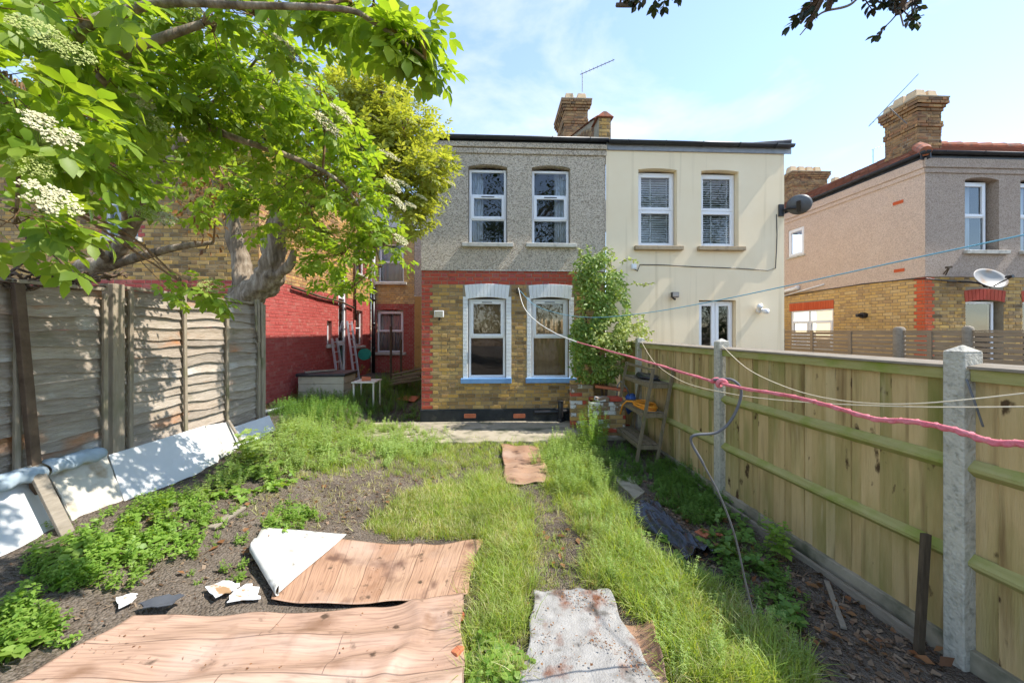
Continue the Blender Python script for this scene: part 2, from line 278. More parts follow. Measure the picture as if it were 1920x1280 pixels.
def linomat(name, c0, c1, c2, dirtcol, pw=.19, pl=1.1):
    """printed plank vinyl: flat print, so pattern is material; uses the UV map in metres"""
    m = bpy.data.materials.new(name); m.use_nodes = True; nt = m.node_tree; nd = nt.nodes; lk = nt.links.new
    b = nd['Principled BSDF']; uv = N(nt, 'ShaderNodeTexCoord').outputs['UV']
    bk = N(nt, 'ShaderNodeTexBrick'); lk(uv, bk.inputs['Vector']); bk.inputs['Scale'].default_value = 1; bk.inputs['Brick Width'].default_value = pl; bk.inputs['Row Height'].default_value = pw
    bk.inputs['Mortar Size'].default_value = .0025; bk.inputs['Color1'].default_value = (*c0, 1); bk.inputs['Color2'].default_value = (*c1, 1); bk.inputs['Mortar'].default_value = (c2[0] * .6, c2[1] * .6, c2[2] * .6, 1); bk.offset = .37
    mp = N(nt, 'ShaderNodeMapping'); mp.inputs['Scale'].default_value = (2.2, 34, 1); lk(uv, mp.inputs['Vector'])
    n = N(nt, 'ShaderNodeTexNoise'); n.inputs['Scale'].default_value = 2.4; n.inputs['Detail'].default_value = 8; n.inputs['Distortion'].default_value = .6; lk(mp.outputs[0], n.inputs['Vector'])
    r = ramp(nt, [(.66, .63, .60), (1.0, 1.0, 1.0), (1.2, 1.18, 1.15)], [.3, .5, .72]); lk(n.outputs['Fac'], r.inputs['Fac'])
    mm = N(nt, 'ShaderNodeMix', data_type='RGBA', blend_type='MULTIPLY'); mm.inputs['Factor'].default_value = 1; lk(bk.outputs['Color'], mm.inputs['A']); lk(r.outputs[0], mm.inputs['B']); col = mm.outputs['Result']
    for i, (dc, sc, lo, hi) in enumerate(dirtcol):
        d = N(nt, 'ShaderNodeTexNoise'); d.inputs['Scale'].default_value = sc; d.inputs['Detail'].default_value = 9; mp2 = N(nt, 'ShaderNodeMapping'); mp2.inputs['Location'].default_value = (i * 7.3 + 1, 2.2, 0); lk(uv, mp2.inputs['Vector']); lk(mp2.outputs[0], d.inputs['Vector'])
        dr = ramp(nt, [(0, 0, 0), (1, 1, 1)], [lo, hi]); lk(d.outputs['Fac'], dr.inputs['Fac'])
        m4 = N(nt, 'ShaderNodeMix', data_type='RGBA'); lk(dr.outputs[0], m4.inputs['Factor']); lk(col, m4.inputs['A']); m4.inputs['B'].default_value = (*dc, 1); col = m4.outputs['Result']
    lk(col, b.inputs['Base Color']); b.inputs['Roughness'].default_value = .5; b.inputs['Specular IOR Level'].default_value = .35
    bp = N(nt, 'ShaderNodeBump'); bp.inputs['Strength'].default_value = .15; bp.inputs['Distance'].default_value = .004; lk(n.outputs['Fac'], bp.inputs['Height']); lk(bp.outputs[0], b.inputs['Normal'])
    MATS[name] = m
linomat('lino_plank', (.34, .195, .12), (.41, .26, .17), (.24, .135, .085), [((.20, .085, .035), 2.6, .60, .72), ((.44, .32, .25), 1.7, .58, .85), ((.14, .075, .05), 3.5, .57, .68), ((.08, .05, .03), 9, .62, .70)])
linomat('lino_faded', (.37, .235, .165), (.43, .30, .22), (.30, .19, .135), [((.16, .075, .035), 2.2, .66, .74), ((.46, .37, .32), 1.5, .54, .8), ((.20, .11, .065), 3.2, .56, .70), ((.09, .055, .035), 9, .62, .70)], pw=.2)

# ------------------------------------------------------------------ mesh helpers
def tag(o, label=None, cat=None, group=None, kind=None):
    if label: o['label'] = label
    if cat: o['category'] = cat
    if group: o['group'] = group
    if kind: o['kind'] = kind
    return o
def empty(name, loc, label, cat, group=None):
    o = bpy.data.objects.new(name, None); COL.objects.link(o); o.location = loc; o.empty_display_size = .2
    return tag(o, label, cat, group)
def wloc(o):
    v = Vector((0, 0, 0))
    while o is not None: v = v + o.location; o = o.parent
    return v
def link(name, me, mat, parent=None, loc=None):
    o = bpy.data.objects.new(name, me); COL.objects.link(o)
    if mat and not me.materials: me.materials.append(MATS[mat])
    if parent is not None:
        o.parent = parent; o.location = (Vector(loc) if loc is not None else Vector((0, 0, 0))) - wloc(parent)
    elif loc is not None: o.location = loc
    return o
class Fr:            # a wall's own axes: a along it, n into it, z up
    def __init__(s, O, A, Nn): s.O, s.A, s.N = Vector(O), Vector(A), Vector(Nn)
    def p(s, a, n, z): v = s.O + s.A * a + s.N * n; return (v.x, v.y, v.z + z)
class MB:
    def __init__(s): s.v = []; s.f = []; s.uv = None
    def pts(s, ps, fs):
        b = len(s.v); s.v += [tuple(p) for p in ps]; s.f += [tuple(b + i for i in f) for f in fs]; return s
    def hexa(s, c): return s.pts(c, [(0, 3, 2, 1), (4, 5, 6, 7), (0, 1, 5, 4), (1, 2, 6, 5), (2, 3, 7, 6), (3, 0, 4, 7)])
    def box(s, x0, x1, y0, y1, z0, z1):
        return s.hexa([(x0, y0, z0), (x1, y0, z0), (x1, y1, z0), (x0, y1, z0), (x0, y0, z1), (x1, y0, z1), (x1, y1, z1), (x0, y1, z1)])
    def fb(s, fr, a0, a1, n0, n1, z0, z1):
        return s.hexa([fr.p(a0, n0, z0), fr.p(a1, n0, z0), fr.p(a1, n1, z0), fr.p(a0, n1, z0), fr.p(a0, n0, z1), fr.p(a1, n0, z1), fr.p(a1, n1, z1), fr.p(a0, n1, z1)])
    def bar(s, p, q, w, h, up=(0, 0, 1)):      # squared bar from p to q
        p, q = Vector(p), Vector(q); d = (q - p).normalized(); u = Vector(up); r = d.cross(u)
        if r.length < 1e-4: r = d.cross(Vector((1, 0, 0)))
        r.normalize(); u = r.cross(d).normalized(); r = r * w / 2; u = u * h / 2
        return s.hexa([p - r - u, p + r - u, p + r + u, p - r + u, q - r - u, q + r - u, q + r + u, q - r + u])
    def tube(s, pts, rad, n=8, cap=True):
        pts = [Vector(p) for p in pts]
        if not hasattr(rad, '__len__'): rad = [rad] * len(pts)
        b = len(s.v); prev = None
        for i, p in enumerate(pts):
            d = (pts[min(i + 1, len(pts) - 1)] - pts[max(i - 1, 0)])
            d = d.normalized() if d.length > 1e-9 else Vector((0, 0, 1))
            if prev is None:
                r = d.cross(Vector((0, 0, 1)) if abs(d.z) < .9 else Vector((1, 0, 0))).normalized()
            else:
                r = (prev - d * prev.dot(d)); r = r.normalized() if r.length > 1e-6 else d.cross(Vector((0, 1, 0))).normalized()
            prev = r; u = d.cross(r)
            for k in range(n):
                a = 2 * math.pi * k / n; s.v.append(tuple(p + (r * math.cos(a) + u * math.sin(a)) * rad[i]))
        for i in range(len(pts) - 1):
            for k in range(n):
                k2 = (k + 1) % n; s.f.append((b + i * n + k, b + i * n + k2, b + (i + 1) * n + k2, b + (i + 1) * n + k))
        if cap:
            s.f.append(tuple(b + k for k in range(n))[::-1]); s.f.append(tuple(b + (len(pts) - 1) * n + k for k in range(n)))
        return s
    def prism(s, poly, off):      # polygon of 3D points pushed along off
        n = len(poly); b = len(s.v); off = Vector(off)
        s.v += [tuple(p) for p in poly] + [tuple(Vector(p) + off) for p in poly]
        s.f.append(tuple(b + i for i in range(n))[::-1]); s.f.append(tuple(b + n + i for i in range(n)))
        for i in range(n): j = (i + 1) % n; s.f.append((b + i, b + j, b + n + j, b + n + i))
        return s
    def mesh(s, name, smooth=False):
        me = bpy.data.meshes.new(name); me.from_pydata(s.v, [], s.f)
        if s.uv:
            l = me.uv_layers.new(name='UVMap')
            for lp in me.loops: l.data[lp.index].uv = s.uv[lp.vertex_index]
        if smooth: me.polygons.foreach_set('use_smooth', [True] * len(me.polygons))
        me.update(); return me
    def build(s, name, mat, parent=None, smooth=False, bevel=0, seg=2, solid=0):
        o = link(name, s.mesh(name, smooth), mat, parent)
        if solid: m = o.modifiers.new('thickness', 'SOLIDIFY'); m.thickness = solid; m.offset = 0
        if bevel: m = o.modifiers.new('bevel', 'BEVEL'); m.width = bevel; m.segments = seg; m.limit_method = 'ANGLE'
        return o
def np_mesh(name, V, F, smooth=False):
    """V (n,3) float array, F (m,k) int array of equal-sized faces"""
    me = bpy.data.meshes.new(name); V = np.asarray(V, np.float32); F = np.asarray(F, np.int32)
    m, k = F.shape
    me.vertices.add(len(V)); me.vertices.foreach_set('co', V.ravel()); me.loops.add(m * k); me.loops.foreach_set('vertex_index', F.ravel())
    me.polygons.add(m); me.polygons.foreach_set('loop_start', np.arange(0, m * k, k, dtype=np.int32)); me.polygons.foreach_set('loop_total', np.full(m, k, np.int32))
    if smooth: me.polygons.foreach_set('use_smooth', np.ones(m, bool))
    me.update(calc_edges=True); me.validate(); return me
def np_inst(tv, tf, mats):
    """place the template (tv, tf) with every 4x4 of mats"""
    mats = np.asarray(mats, np.float32); tv = np.asarray(tv, np.float32); tf = np.asarray(tf, np.int32)
    V = np.einsum('nij,vj->nvi', mats[:, :3, :3], tv) + mats[:, None, :3, 3]
    F = tf[None] + (np.arange(len(mats)) * len(tv))[:, None, None]
    return V.reshape(-1, 3), F.reshape(-1, tf.shape[1])
def np_join(parts):
    V = []; F = []; b = 0
    for v, f in parts: V.append(v); F.append(f + b); b += len(v)
    return np.concatenate(V), np.concatenate(F)
def dirmat(p, d, up, sc):
    d = Vector(d).normalized(); u = Vector(up); y = u.cross(d)
    if y.length < 1e-4: y = d.cross(Vector((1, 0, 0)))
    y.normalize(); z = d.cross(y)
    return [[d.x * sc, y.x * sc, z.x * sc, p[0]], [d.y * sc, y.y * sc, z.y * sc, p[1]], [d.z * sc, y.z * sc, z.z * sc, p[2]], [0, 0, 0, 1]]
def rmat(p, rz, tilt, taz, sc):
    M = Matrix.Translation(p) @ Matrix.Rotation(tilt, 4, Vector((math.cos(taz), math.sin(taz), 0))) @ Matrix.Rotation(rz, 4, 'Z') @ Matrix.Scale(sc, 4)
    return [list(r) for r in M]
def wallface(name, fr, outer, holes, n, depth, mat, parent, kind=None):
    """flat wall with real openings and their reveals"""
    mb = MB(); loops = [outer] + holes
    for tri in tessellate_polygon([[Vector((a, z, 0)) for a, z in lp] for lp in loops]):
        flat = [q for lp in loops for q in lp]
        mb.pts([fr.p(flat[i][0], n, flat[i][1]) for i in tri], [(0, 1, 2)])
    for lp in holes:
        for i in range(len(lp)):
            (a, z), (c, e) = lp[i], lp[(i + 1) % len(lp)]
            mb.pts([fr.p(a, n, z), fr.p(c, n, e), fr.p(c, n + depth, e), fr.p(a, n + depth, z)], [(0, 1, 2, 3)])
    return tag(mb.build(name, mat, parent), kind=kind)
def archhole(a0, a1, z0, z1, rise=0.0, k=8):
    if rise == 0: return [(a0, z0), (a1, z0), (a1, z1), (a0, z1)]
    top = [(a1 + (a0 - a1) * i / k, z1 - rise + rise * (1 - (2 * i / k - 1) ** 2)) for i in range(k + 1)]
    return [(a0, z0), (a1, z0)] + top
# ---- bricks
BR = {}
def brick_geo(Lh, h, d=.05):
    c = .004; x, z = Lh / 2, h / 2
    v = [(-x + c, 0, -z + c), (x - c, 0, -z + c), (x - c, 0, z - c), (-x + c, 0, z - c), (-x, .005, -z), (x, .005, -z), (x, .005, z), (-x, .005, z), (-x, d, -z), (x, d, -z), (x, d, z), (-x, d, z)]
    f = [(0, 1, 2, 3), (0, 4, 5, 1), (1, 5, 6, 2), (2, 6, 7, 3), (3, 7, 4, 0), (4, 8, 9, 5), (5, 9, 10, 6), (6, 10, 11, 7), (7, 11, 8, 4)]
    return v, f
def brick_rows(a0, a1, z0, z1, holes=(), seed=0, flem=True, rh=.075):
    R = random.Random(seed); res = []; k = 0; z = z0
    while z < z1 - .02:
        zt = min(z + rh, z1); a = a0 - ((.16875 if k % 2 else 0) if flem else (.1125 if k % 2 else 0)) ; st = True
        while a < a1:
            ln = .225 if (st or not flem) else .1125; st = not st
            segs = [(max(a, a0), min(a + ln, a1))]
            for (h0, h1, g0, g1) in holes:
                if g0 < zt - .03 and g1 > z + .03:
                    ns = []
                    for s0, s1 in segs:
                        if s1 <= h0 or s0 >= h1: ns.append((s0, s1)); continue
                        if s0 < h0: ns.append((s0, h0))
                        if s1 > h1: ns.append((h1, s1))
                    segs = ns
            for s0, s1 in segs:
                if s1 - s0 > .03: res.append((s0 + .005, s1 - .005, z + .005, zt - .005 if zt - z > .03 else zt, k))
            a += ln
        z += rh; k += 1
    return res
def brick_objs(fr, lst, mat, parent, seed=1, jit=.003):
    R = random.Random(seed); rot = Matrix((fr.A, fr.N, Vector((0, 0, 1)))).transposed().to_4x4()
    for (s0, s1, b0, b1, k) in lst:
        key = (round(s1 - s0, 3), round(b1 - b0, 3), mat)
        if key not in BR:
            v, f = brick_geo(key[0], key[1]); me = bpy.data.meshes.new('brick'); me.from_pydata(v, [], f); me.materials.append(MATS[mat]); BR[key] = me
        o = bpy.data.objects.new('brick', BR[key]); COL.objects.link(o); o.parent = parent
        p = Vector(fr.p((s0 + s1) / 2, R.uniform(-jit, jit), (b0 + b1) / 2))
        M = Matrix.Translation(p - wloc(parent)) @ rot @ Matrix.Rotation(R.uniform(-.006, .006), 4, 'Y'); o.matrix_local = M
def brick_join(name, fr, lst, mat, parent, seed=1, jit=.004, kind='stuff', d=.05, n=0):
    R = random.Random(seed); mb = MB()
    for (s0, s1, b0, b1, k) in lst:
        v, f = brick_geo(s1 - s0, b1 - b0, d); j = n + R.uniform(-jit, jit); ca, cz = (s0 + s1) / 2, (b0 + b1) / 2
        mb.pts([fr.p(ca + x, y + j, cz + zz) for x, y, zz in v], f)
    return tag(mb.build(name, mat, parent), kind=kind)

# ---- windows
def wavy(fr, a0, a1, z0, z1, n, amp, waves, seed=0, k=40):
    R = random.Random(seed); ph = R.random() * 6; mb = MB()
    for i in range(k + 1):
        t = i / k; a = a0 + (a1 - a0) * t; y = n + amp * math.sin(ph + t * waves * 6.28) + amp * .4 * math.sin(t * waves * 14 + ph * 2)
        mb.v += [fr.p(a, y, z0), fr.p(a, y * 1, z1)]
    mb.f = [(2 * i, 2 * i + 2, 2 * i + 3, 2 * i + 1) for i in range(k)]
    return mb
def window(parent, fr, a0, a1, z0, z1, n, rows, sill=None, content=None, mulls=(), vent=None, seed=0, fw=.05, room=True, label=None, recess=.9):
    """rows: [(lo, hi, 'fixed'|'sash')] as fractions of the height, bottom first"""
    mb = MB(); H = z1 - z0
    mb.fb(fr, a0, a0 + fw, n, n + .07, z0, z1); mb.fb(fr, a1 - fw, a1, n, n + .07, z0, z1)
    mb.fb(fr, a0 + fw, a1 - fw, n + .001, n + .069, z0, z0 + fw); mb.fb(fr, a0 + fw, a1 - fw, n + .001, n + .069, z1 - fw, z1)
    cuts = [r[0] for r in rows[1:]]
    for c in cuts: mb.fb(fr, a0 + fw, a1 - fw, n + .002, n + .068, z0 + H * c - .018, z0 + H * c + .018)
    for m in mulls: mb.fb(fr, m - .03, m + .03, n + .003, n + .067, z0 + fw, z1 - fw)
    wd = mb.build('window', 'upvc', parent, bevel=.006)
    if label: wd['label'] = label
    cols = [a0 + fw] + list(mulls) + [a1 - fw]
    for (lo, hi, kind) in rows:
        for ci in range(len(cols) - 1):
            p0 = cols[ci] + (.03 if ci else 0); p1 = cols[ci + 1] - (.03 if ci < len(cols) - 2 else 0)
            q0 = z0 + H * lo + (.018 if lo > 0 else fw); q1 = z0 + H * hi - (.018 if hi < 1 else fw)
            if kind == 'sash':
                s = MB(); t = .048
                s.fb(fr, p0 - .02, p0 + t, n - .014, n + .03, q0 - .012, q1 + .012); s.fb(fr, p1 - t, p1 + .02, n - .014, n + .03, q0 - .012, q1 + .012)
                s.fb(fr, p0 + t, p1 - t, n - .013, n + .029, q0 - .012, q0 + t); s.fb(fr, p0 + t, p1 - t, n - .013, n + .029, q1 - t, q1 + .012)
                s.build('sash', 'upvc', wd, bevel=.006)
                if vent:
                    vb = MB(); m = (p0 + p1) / 2; vb.fb(fr, m - vent / 2, m + vent / 2, n - .022, n - .0135, q1 - .022, q1 - .006); vb.build('trickle_vent', 'gutter_black', wd)
                p0 += t; p1 -= t; q0 += t; q1 -= t
            g = MB(); g.pts([fr.p(p0 - .004, n + .02, q0 - .004), fr.p(p1 + .004, n + .02, q0 - .004), fr.p(p1 + .004, n + .02, q1 + .004), fr.p(p0 - .004, n + .02, q1 + .004)], [(0, 1, 2, 3)]); g.build('pane', 'window_glass', wd)
    if sill:
        sm, s0, s1, sz0, sz1, proud = sill
        b = MB(); b.fb(fr, s0, s1, -proud, n + .02, sz0, sz1); b.build('sill', sm, wd, bevel=.01)
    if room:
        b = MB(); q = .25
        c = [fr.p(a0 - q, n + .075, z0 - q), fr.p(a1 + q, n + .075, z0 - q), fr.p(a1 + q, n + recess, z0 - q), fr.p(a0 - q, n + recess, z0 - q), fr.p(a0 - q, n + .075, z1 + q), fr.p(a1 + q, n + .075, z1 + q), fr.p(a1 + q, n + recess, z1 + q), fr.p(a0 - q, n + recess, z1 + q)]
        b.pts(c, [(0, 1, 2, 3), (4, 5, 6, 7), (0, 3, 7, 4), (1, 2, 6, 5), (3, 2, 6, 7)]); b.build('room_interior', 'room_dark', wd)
    for kind, *ar in (content or []):
        if kind == 'curtain':
            f0, f1, mt = ar; wavy(fr, a0 + (a1 - a0) * f0, a0 + (a1 - a0) * f1, z0 - .02, z1 + .02, n + .16, .022, 5 * max(.3, f1 - f0) * 3, seed).build('curtain', mt, wd, smooth=True, solid=.002)
        elif kind == 'blind':
            f0, f1, mt = ar; wavy(fr, a0 + .01, a1 - .01, z0 + H * f0, z0 + H * f1, n + .13, .004, 7, seed).build('blind', mt, wd, smooth=True, solid=.003)
        elif kind == 'slats':
            b = MB(); z = z0 + .02
            while z < z1 - .02:
                b.hexa([fr.p(a0 + .02, n + .10, z), fr.p(a1 - .02, n + .10, z), fr.p(a1 - .02, n + .145, z + ar[0]), fr.p(a0 + .02, n + .145, z + ar[0]), fr.p(a0 + .02, n + .10, z + .003), fr.p(a1 - .02, n + .10, z + .003), fr.p(a1 - .02, n + .145, z + ar[0] + .003), fr.p(a0 + .02, n + .145, z + ar[0] + .003)]); z += .048
            tag(b.build('blind_slats', 'blind_white', wd), kind='stuff')
            t = MB()
            for q in (.42, .86): t.fb(fr, a0 + (a1 - a0) * q - .012, a0 + (a1 - a0) * q + .012, n + .092, n + .095, z0 + .02, z1 - .02)
            t.build('blind_tape', 'blind_white', wd)
    return wd

# ------------------------------------------------------------------ ground
xs = np.unique(np.concatenate([np.linspace(-400, -40, 10), np.linspace(-40, -8, 17), np.linspace(-8, -3.6, 45), np.linspace(-3.6, 3.2, 190), np.linspace(3.2, 10, 30), np.linspace(10, 40, 12), np.linspace(40, 400, 10)]))
ys = np.unique(np.concatenate([np.linspace(-400, -20, 10), np.linspace(-20, .6, 30), np.linspace(.6, 8, 200), np.linspace(8, 17, 70), np.linspace(17, 60, 14), np.linspace(60, 900, 12)]))
V = np.array([[x, y, gnd(x, y)] for y in ys for x in xs]); nx, ny = len(xs), len(ys)
ii = (np.arange(ny - 1)[:, None] * nx + np.arange(nx - 1)[None]).ravel()
g = link('ground', np_mesh('ground', V, np.stack([ii, ii + 1, ii + nx + 1, ii + nx], 1), True), 'soil'); tag(g, 'bare brown garden soil sloping up to the left fence', kind='structure')
# concrete patio along the house foot, with a broken front edge
mb = MB(); R = random.Random(5); fe = []
for i in range(41):
    x = -2.35 + 4.6 * i / 40; fe.append((x, 6.28 + .05 * R.uniform(-1, 1) + (.12 if x > .9 else 0), .1))
mb.prism([Vector(q) for q in fe] + [Vector((2.25, YF - .005, .1)), Vector((-2.35, YF - .005, .1))], (0, 0, -.16))
tag(mb.build('patio', 'concrete_slab', bevel=.01), 'pale worn concrete strip along the foot of the grey house', kind='structure')

# ------------------------------------------------------------------ grey pebbledashed house
FRF = Fr((0, YF, 0), (1, 0, 0), (0, 1, 0))
def fa(px, py=500): return onY(px, py, YF).x
def fz(px, py): return onY(px, py, YF).z
GX0, GX1, CX1 = fa(790), fa(1135), fa(1468)
EAVE = 5.66
ZB = fz(950, 507)        # brick below, pebbledash above
house = empty('grey_house', ((GX0 + GX1) / 2, YF + 3, 0), 'semi-detached house with grey pebbledash above yellow brick and blue window sills', 'house')
def px_rect(x0, x1, y0, y1, f=fa, h=fz): return f(x0), f(x1), h((x0 + x1) / 2, y1), h((x0 + x1) / 2, y0)
wA = px_rect(878, 951, 309, 457); wB = px_rect(997, 1069, 311, 458)
wallface('pebbledash_wall', FRF, [(GX0, ZB), (GX1, ZB), (GX1, EAVE), (GX0, EAVE)], [archhole(*wA, rise=.05), archhole(*wB, rise=.05)], -.02, .2, 'pebbledash', house)
mb = MB(); mb.fb(FRF, GX0, GX1, -.02, .02, ZB - .012, ZB - .001); mb.build('render_drip', 'pebbledash', house)
for i, (z0, z1, pr) in enumerate([(fz(980, 280), EAVE - .02, .075), (fz(980, 291), fz(980, 281), .05)]):
    mb = MB(); mb.fb(FRF, GX0, GX1 + .02, -pr, -.021, z0, z1); mb.build('cornice', 'pebbledash', house, bevel=.015)
hA = (wA[3] - wA[2])
for wr, cont, sd_ in ((wA, [('curtain', .0, .37, 'curtain')], 3), (wB, [('curtain', .64, 1.0, 'curtain')], 4)):
    a0, a1, z0, z1 = wr
    window(house, FRF, a0 + .012, a1 - .012, z0, z1 - .07, .09, [(0, .335, 'fixed'), (.335, .66, 'sash'), (.66, 1, 'fixed')], sill=('stone_sill', a0 - .12, a1 + .12, z0 - .075, z0 + .004, .10), content=cont, vent=.26, seed=sd_)
# ground floor: mortar bed with openings, then bricks
w1 = px_rect(877, 949, 557, 708.5); w2 = px_rect(996, 1067, 557, 709)
j1 = px_rect(868, 958.6, 536, 717); j2 = px_rect(988, 1076, 536, 717)
ZP = fz(930, 766)        # top of the black plinth
wl = wallface('brick_wall', FRF, [(GX0, .02), (GX1, .02), (GX1, ZB), (GX0, ZB)], [archhole(*w1, rise=.045), archhole(*w2, rise=.045)], .008, .2, 'mortar', house)
holes = [(j1[0], j1[1], j1[2], j1[3]), (j2[0], j2[1], j2[2], j2[3])]
rows = brick_rows(GX0, GX1, ZP, ZB - .013, holes, seed=2)
zred = ZB - .013 - 4 * .075 + .02
def isred(b): return (b[2] > zred and b[0] < fa(1092)) or (b[0] < GX0 + .2 and (b[1] < GX0 + .26))
rows.sort(key=lambda b: -(b[1] - b[0]) * (b[3] - b[2]))
ind, rest = rows[:300], rows[300:]
brick_objs(FRF, [b for b in ind if not isred(b)], 'stock_brick', wl, 3); brick_objs(FRF, [b for b in ind if isred(b)], 'red_brick_piece', wl, 4)
brick_join('brick_remainder', FRF, [b for b in rest if not isred(b)], 'stock_brick_far', wl, 5); brick_join('red_brick_remainder', FRF, [b for b in rest if isred(b)], 'red_painted_brick', wl, 6)
for jr, wr in ((j1, w1), (j2, w2)):
    zt = fz(910, 556)
    for s0, s1 in ((jr[0], wr[0]), (wr[1], jr[1])):
        mb = MB(); z = jr[2]; k = 0; R = random.Random(int(s0 * 1000))
        while z < zt - .03:
            e = 0; v, f = brick_geo(s1 - s0 - .001, .0715); mb.pts([FRF.p((s0 + s1) / 2 + x, y - .004, z + .037 + q) for x, y, q in v], f); z += .0745
        mb.build('painted_jamb', 'white_brick_paint', house)
    # shallow arch of white painted bricks
    mb = MB(); n = 12; xm = (jr[0] + jr[1]) / 2; hw = (jr[1] - jr[0]) / 2 - .03
    for i in range(n):
        t0, t1 = -1 + 2 * (i + .02) / n, -1 + 2 * (i + .98) / n
        zb = lambda t: wr[3] - .045 * t * t - .0; zz = lambda t: fz(910, 532) - .03 * t * t
        q = [FRF.p(xm + t0 * (hw - .03), -.012, zb(t0)), FRF.p(xm + t1 * (hw - .03), -.012, zb(t1)), FRF.p(xm + t1 * hw, -.012, zz(t1)), FRF.p(xm + t0 * hw, -.012, zz(t0))]
        mb.prism(q, (0, .1, 0))
    mb.build('painted_lintel', 'white_brick_paint', house, bevel=.004, seg=1)
sl = lambda wr, x0, x1: ('blue_paint', fa(x0), fa(x1), fz(910, 718), fz(910, 708.5), .07)
window(house, FRF, w1[0] + .01, w1[1] - .01, w1[2], w1[3] - .035, .075, [(0, .515, 'fixed'), (.515, 1, 'sash')], sill=sl(w1, 864, 959), content=[('blind', .48, 1.0, 'blind_brown'), ('blind', .40, .49, 'room_wood')], vent=.2, seed=8, recess=1.6)
window(house, FRF, w2[0] + .01, w2[1] - .01, w2[2], w2[3] - .035, .075, [(0, .515, 'fixed'), (.515, 1, 'sash')], sill=sl(w2, 985.5, 1080), content=[('blind', .0, 1.0, 'blind_brown')], vent=.2, seed=9)
# plinth, air bricks, soil pipe
pb = MB(); pb.fb(FRF, GX0 - .02, GX1, -.03, .03, .0, ZP - .004); pl = pb.build('plinth', 'bitumen', house, bevel=.012)
for x0, x1 in ((871, 892), (963, 984)):
    a0, a1, z0, z1 = px_rect(x0, x1, 775, 782.5); mb = MB(); mb.fb(FRF, a0, a1, -.036, -.02, z0, z0 + .012); mb.fb(FRF, a0, a1, -.036, -.02, z1 - .012, z1); mb.fb(FRF, a0, a1, -.033, -.02, z0 + .012, z1 - .012)
    for k in range(7): a = a0 + (a1 - a0) * k / 6; mb.fb(FRF, a - .006, a + .006, -.0365, -.0325, z0 + .0121, z1 - .0121)
    mb.build('air_brick', 'terracotta', house)
mb = MB(); sx = fa(1049.5); mb.tube([(sx, YF - .1, .09), (sx, YF - .1, fz(1050, 750))], .052, 14); mb.tube([(sx, YF - .1, fz(1050, 752)), (sx, YF - .1, fz(1050, 749))], .062, 14); mb.tube([(sx, YF - .1, .1), (sx, YF - .1, .15)], .07, 14)
mb.tube([(fa(1001), YF - .08, fz(1000, 771)), (fa(1076), YF - .08, fz(1076, 769))], .036, 10); mb.build('soil_pipe', 'black_plastic', house, smooth=True, bevel=.003)
# eaves: fascia, gutter and brackets
def gutter(parent, fr, a0, a1, z, fascia_mat, n=-.10, nb=5, seed=0):
    f = MB(); f.fb(fr, a0, a1, n + .055, n + .075, z - .16, z); f.build('fascia', fascia_mat, parent)
    s = MB(); s.fb(fr, a0, a1, n + .076, .1, z - .03, z - .01); s.build('soffit', fascia_mat, parent)
    m = MB(); k = 8
    for side in (0, 1):
        a = (a0, a1)[side]
        for i in range(k + 1): t = math.pi * i / k; m.v.append(fr.p(a, n - .002 - .055 * math.cos(t), z - .0 - .055 * math.sin(t)))
    m.f = [(i, i + 1, k + 2 + i, k + 1 + i) for i in range(k)]
    go = m.build('gutter', 'gutter_black', parent, smooth=True, solid=.006)
    for i in range(nb):
        a = a0 + (a1 - a0) * (i + .5) / nb; b = MB()
        b.tube([fr.p(a, n - .062 * math.cos(math.pi * j / 8) - .002, z - .062 * math.sin(math.pi * j / 8)) for j in range(9)], .01, 6); b.build('gutter_bracket', 'gutter_black', go)
gutter(house, FRF, GX0 - .05, GX1 + .03, EAVE + .07, 'gutter_black')
# outrigger body and low-pitched roof
PITCH = math.tan(math.radians(19))
mb = MB(); mb.box(GX0, GX0 + .2, YF + .22, 14.5, 0, EAVE); mb.build('side_wall', 'stock_brick_far', house)
mb = MB(); mb.pts([(GX0 - .1, YF - .1, EAVE + .05), (GX1, YF - .1, EAVE + .05), (GX1, 12.5, EAVE + .05 + 4.9 * PITCH), (GX0 + 1.6, 12.5, EAVE + .05 + 4.9 * PITCH), (GX0 - .1, 14.5, EAVE + .05)], [(0, 1, 2, 3), (0, 3, 4)]); mb.build('roof', 'slate', house, solid=.03)
mb = MB(); mb.pts([(-2.95, 14.5, 0), (GX0, 14.5, 0), (GX0, 14.5, EAVE), (-2.95, 14.5, EAVE)], [(0, 1, 2, 3)]); mb.build('main_rear_wall', 'pebbledash', house)
mb = MB(); mb.pts([(-2.95, 14.35, EAVE), (GX1, 14.35, EAVE), (GX1, 18.5, EAVE + 2.6), (-2.95, 18.5, EAVE + 2.6)], [(0, 1, 2, 3)]); mb.build('main_roof', 'slate', house, solid=.04)
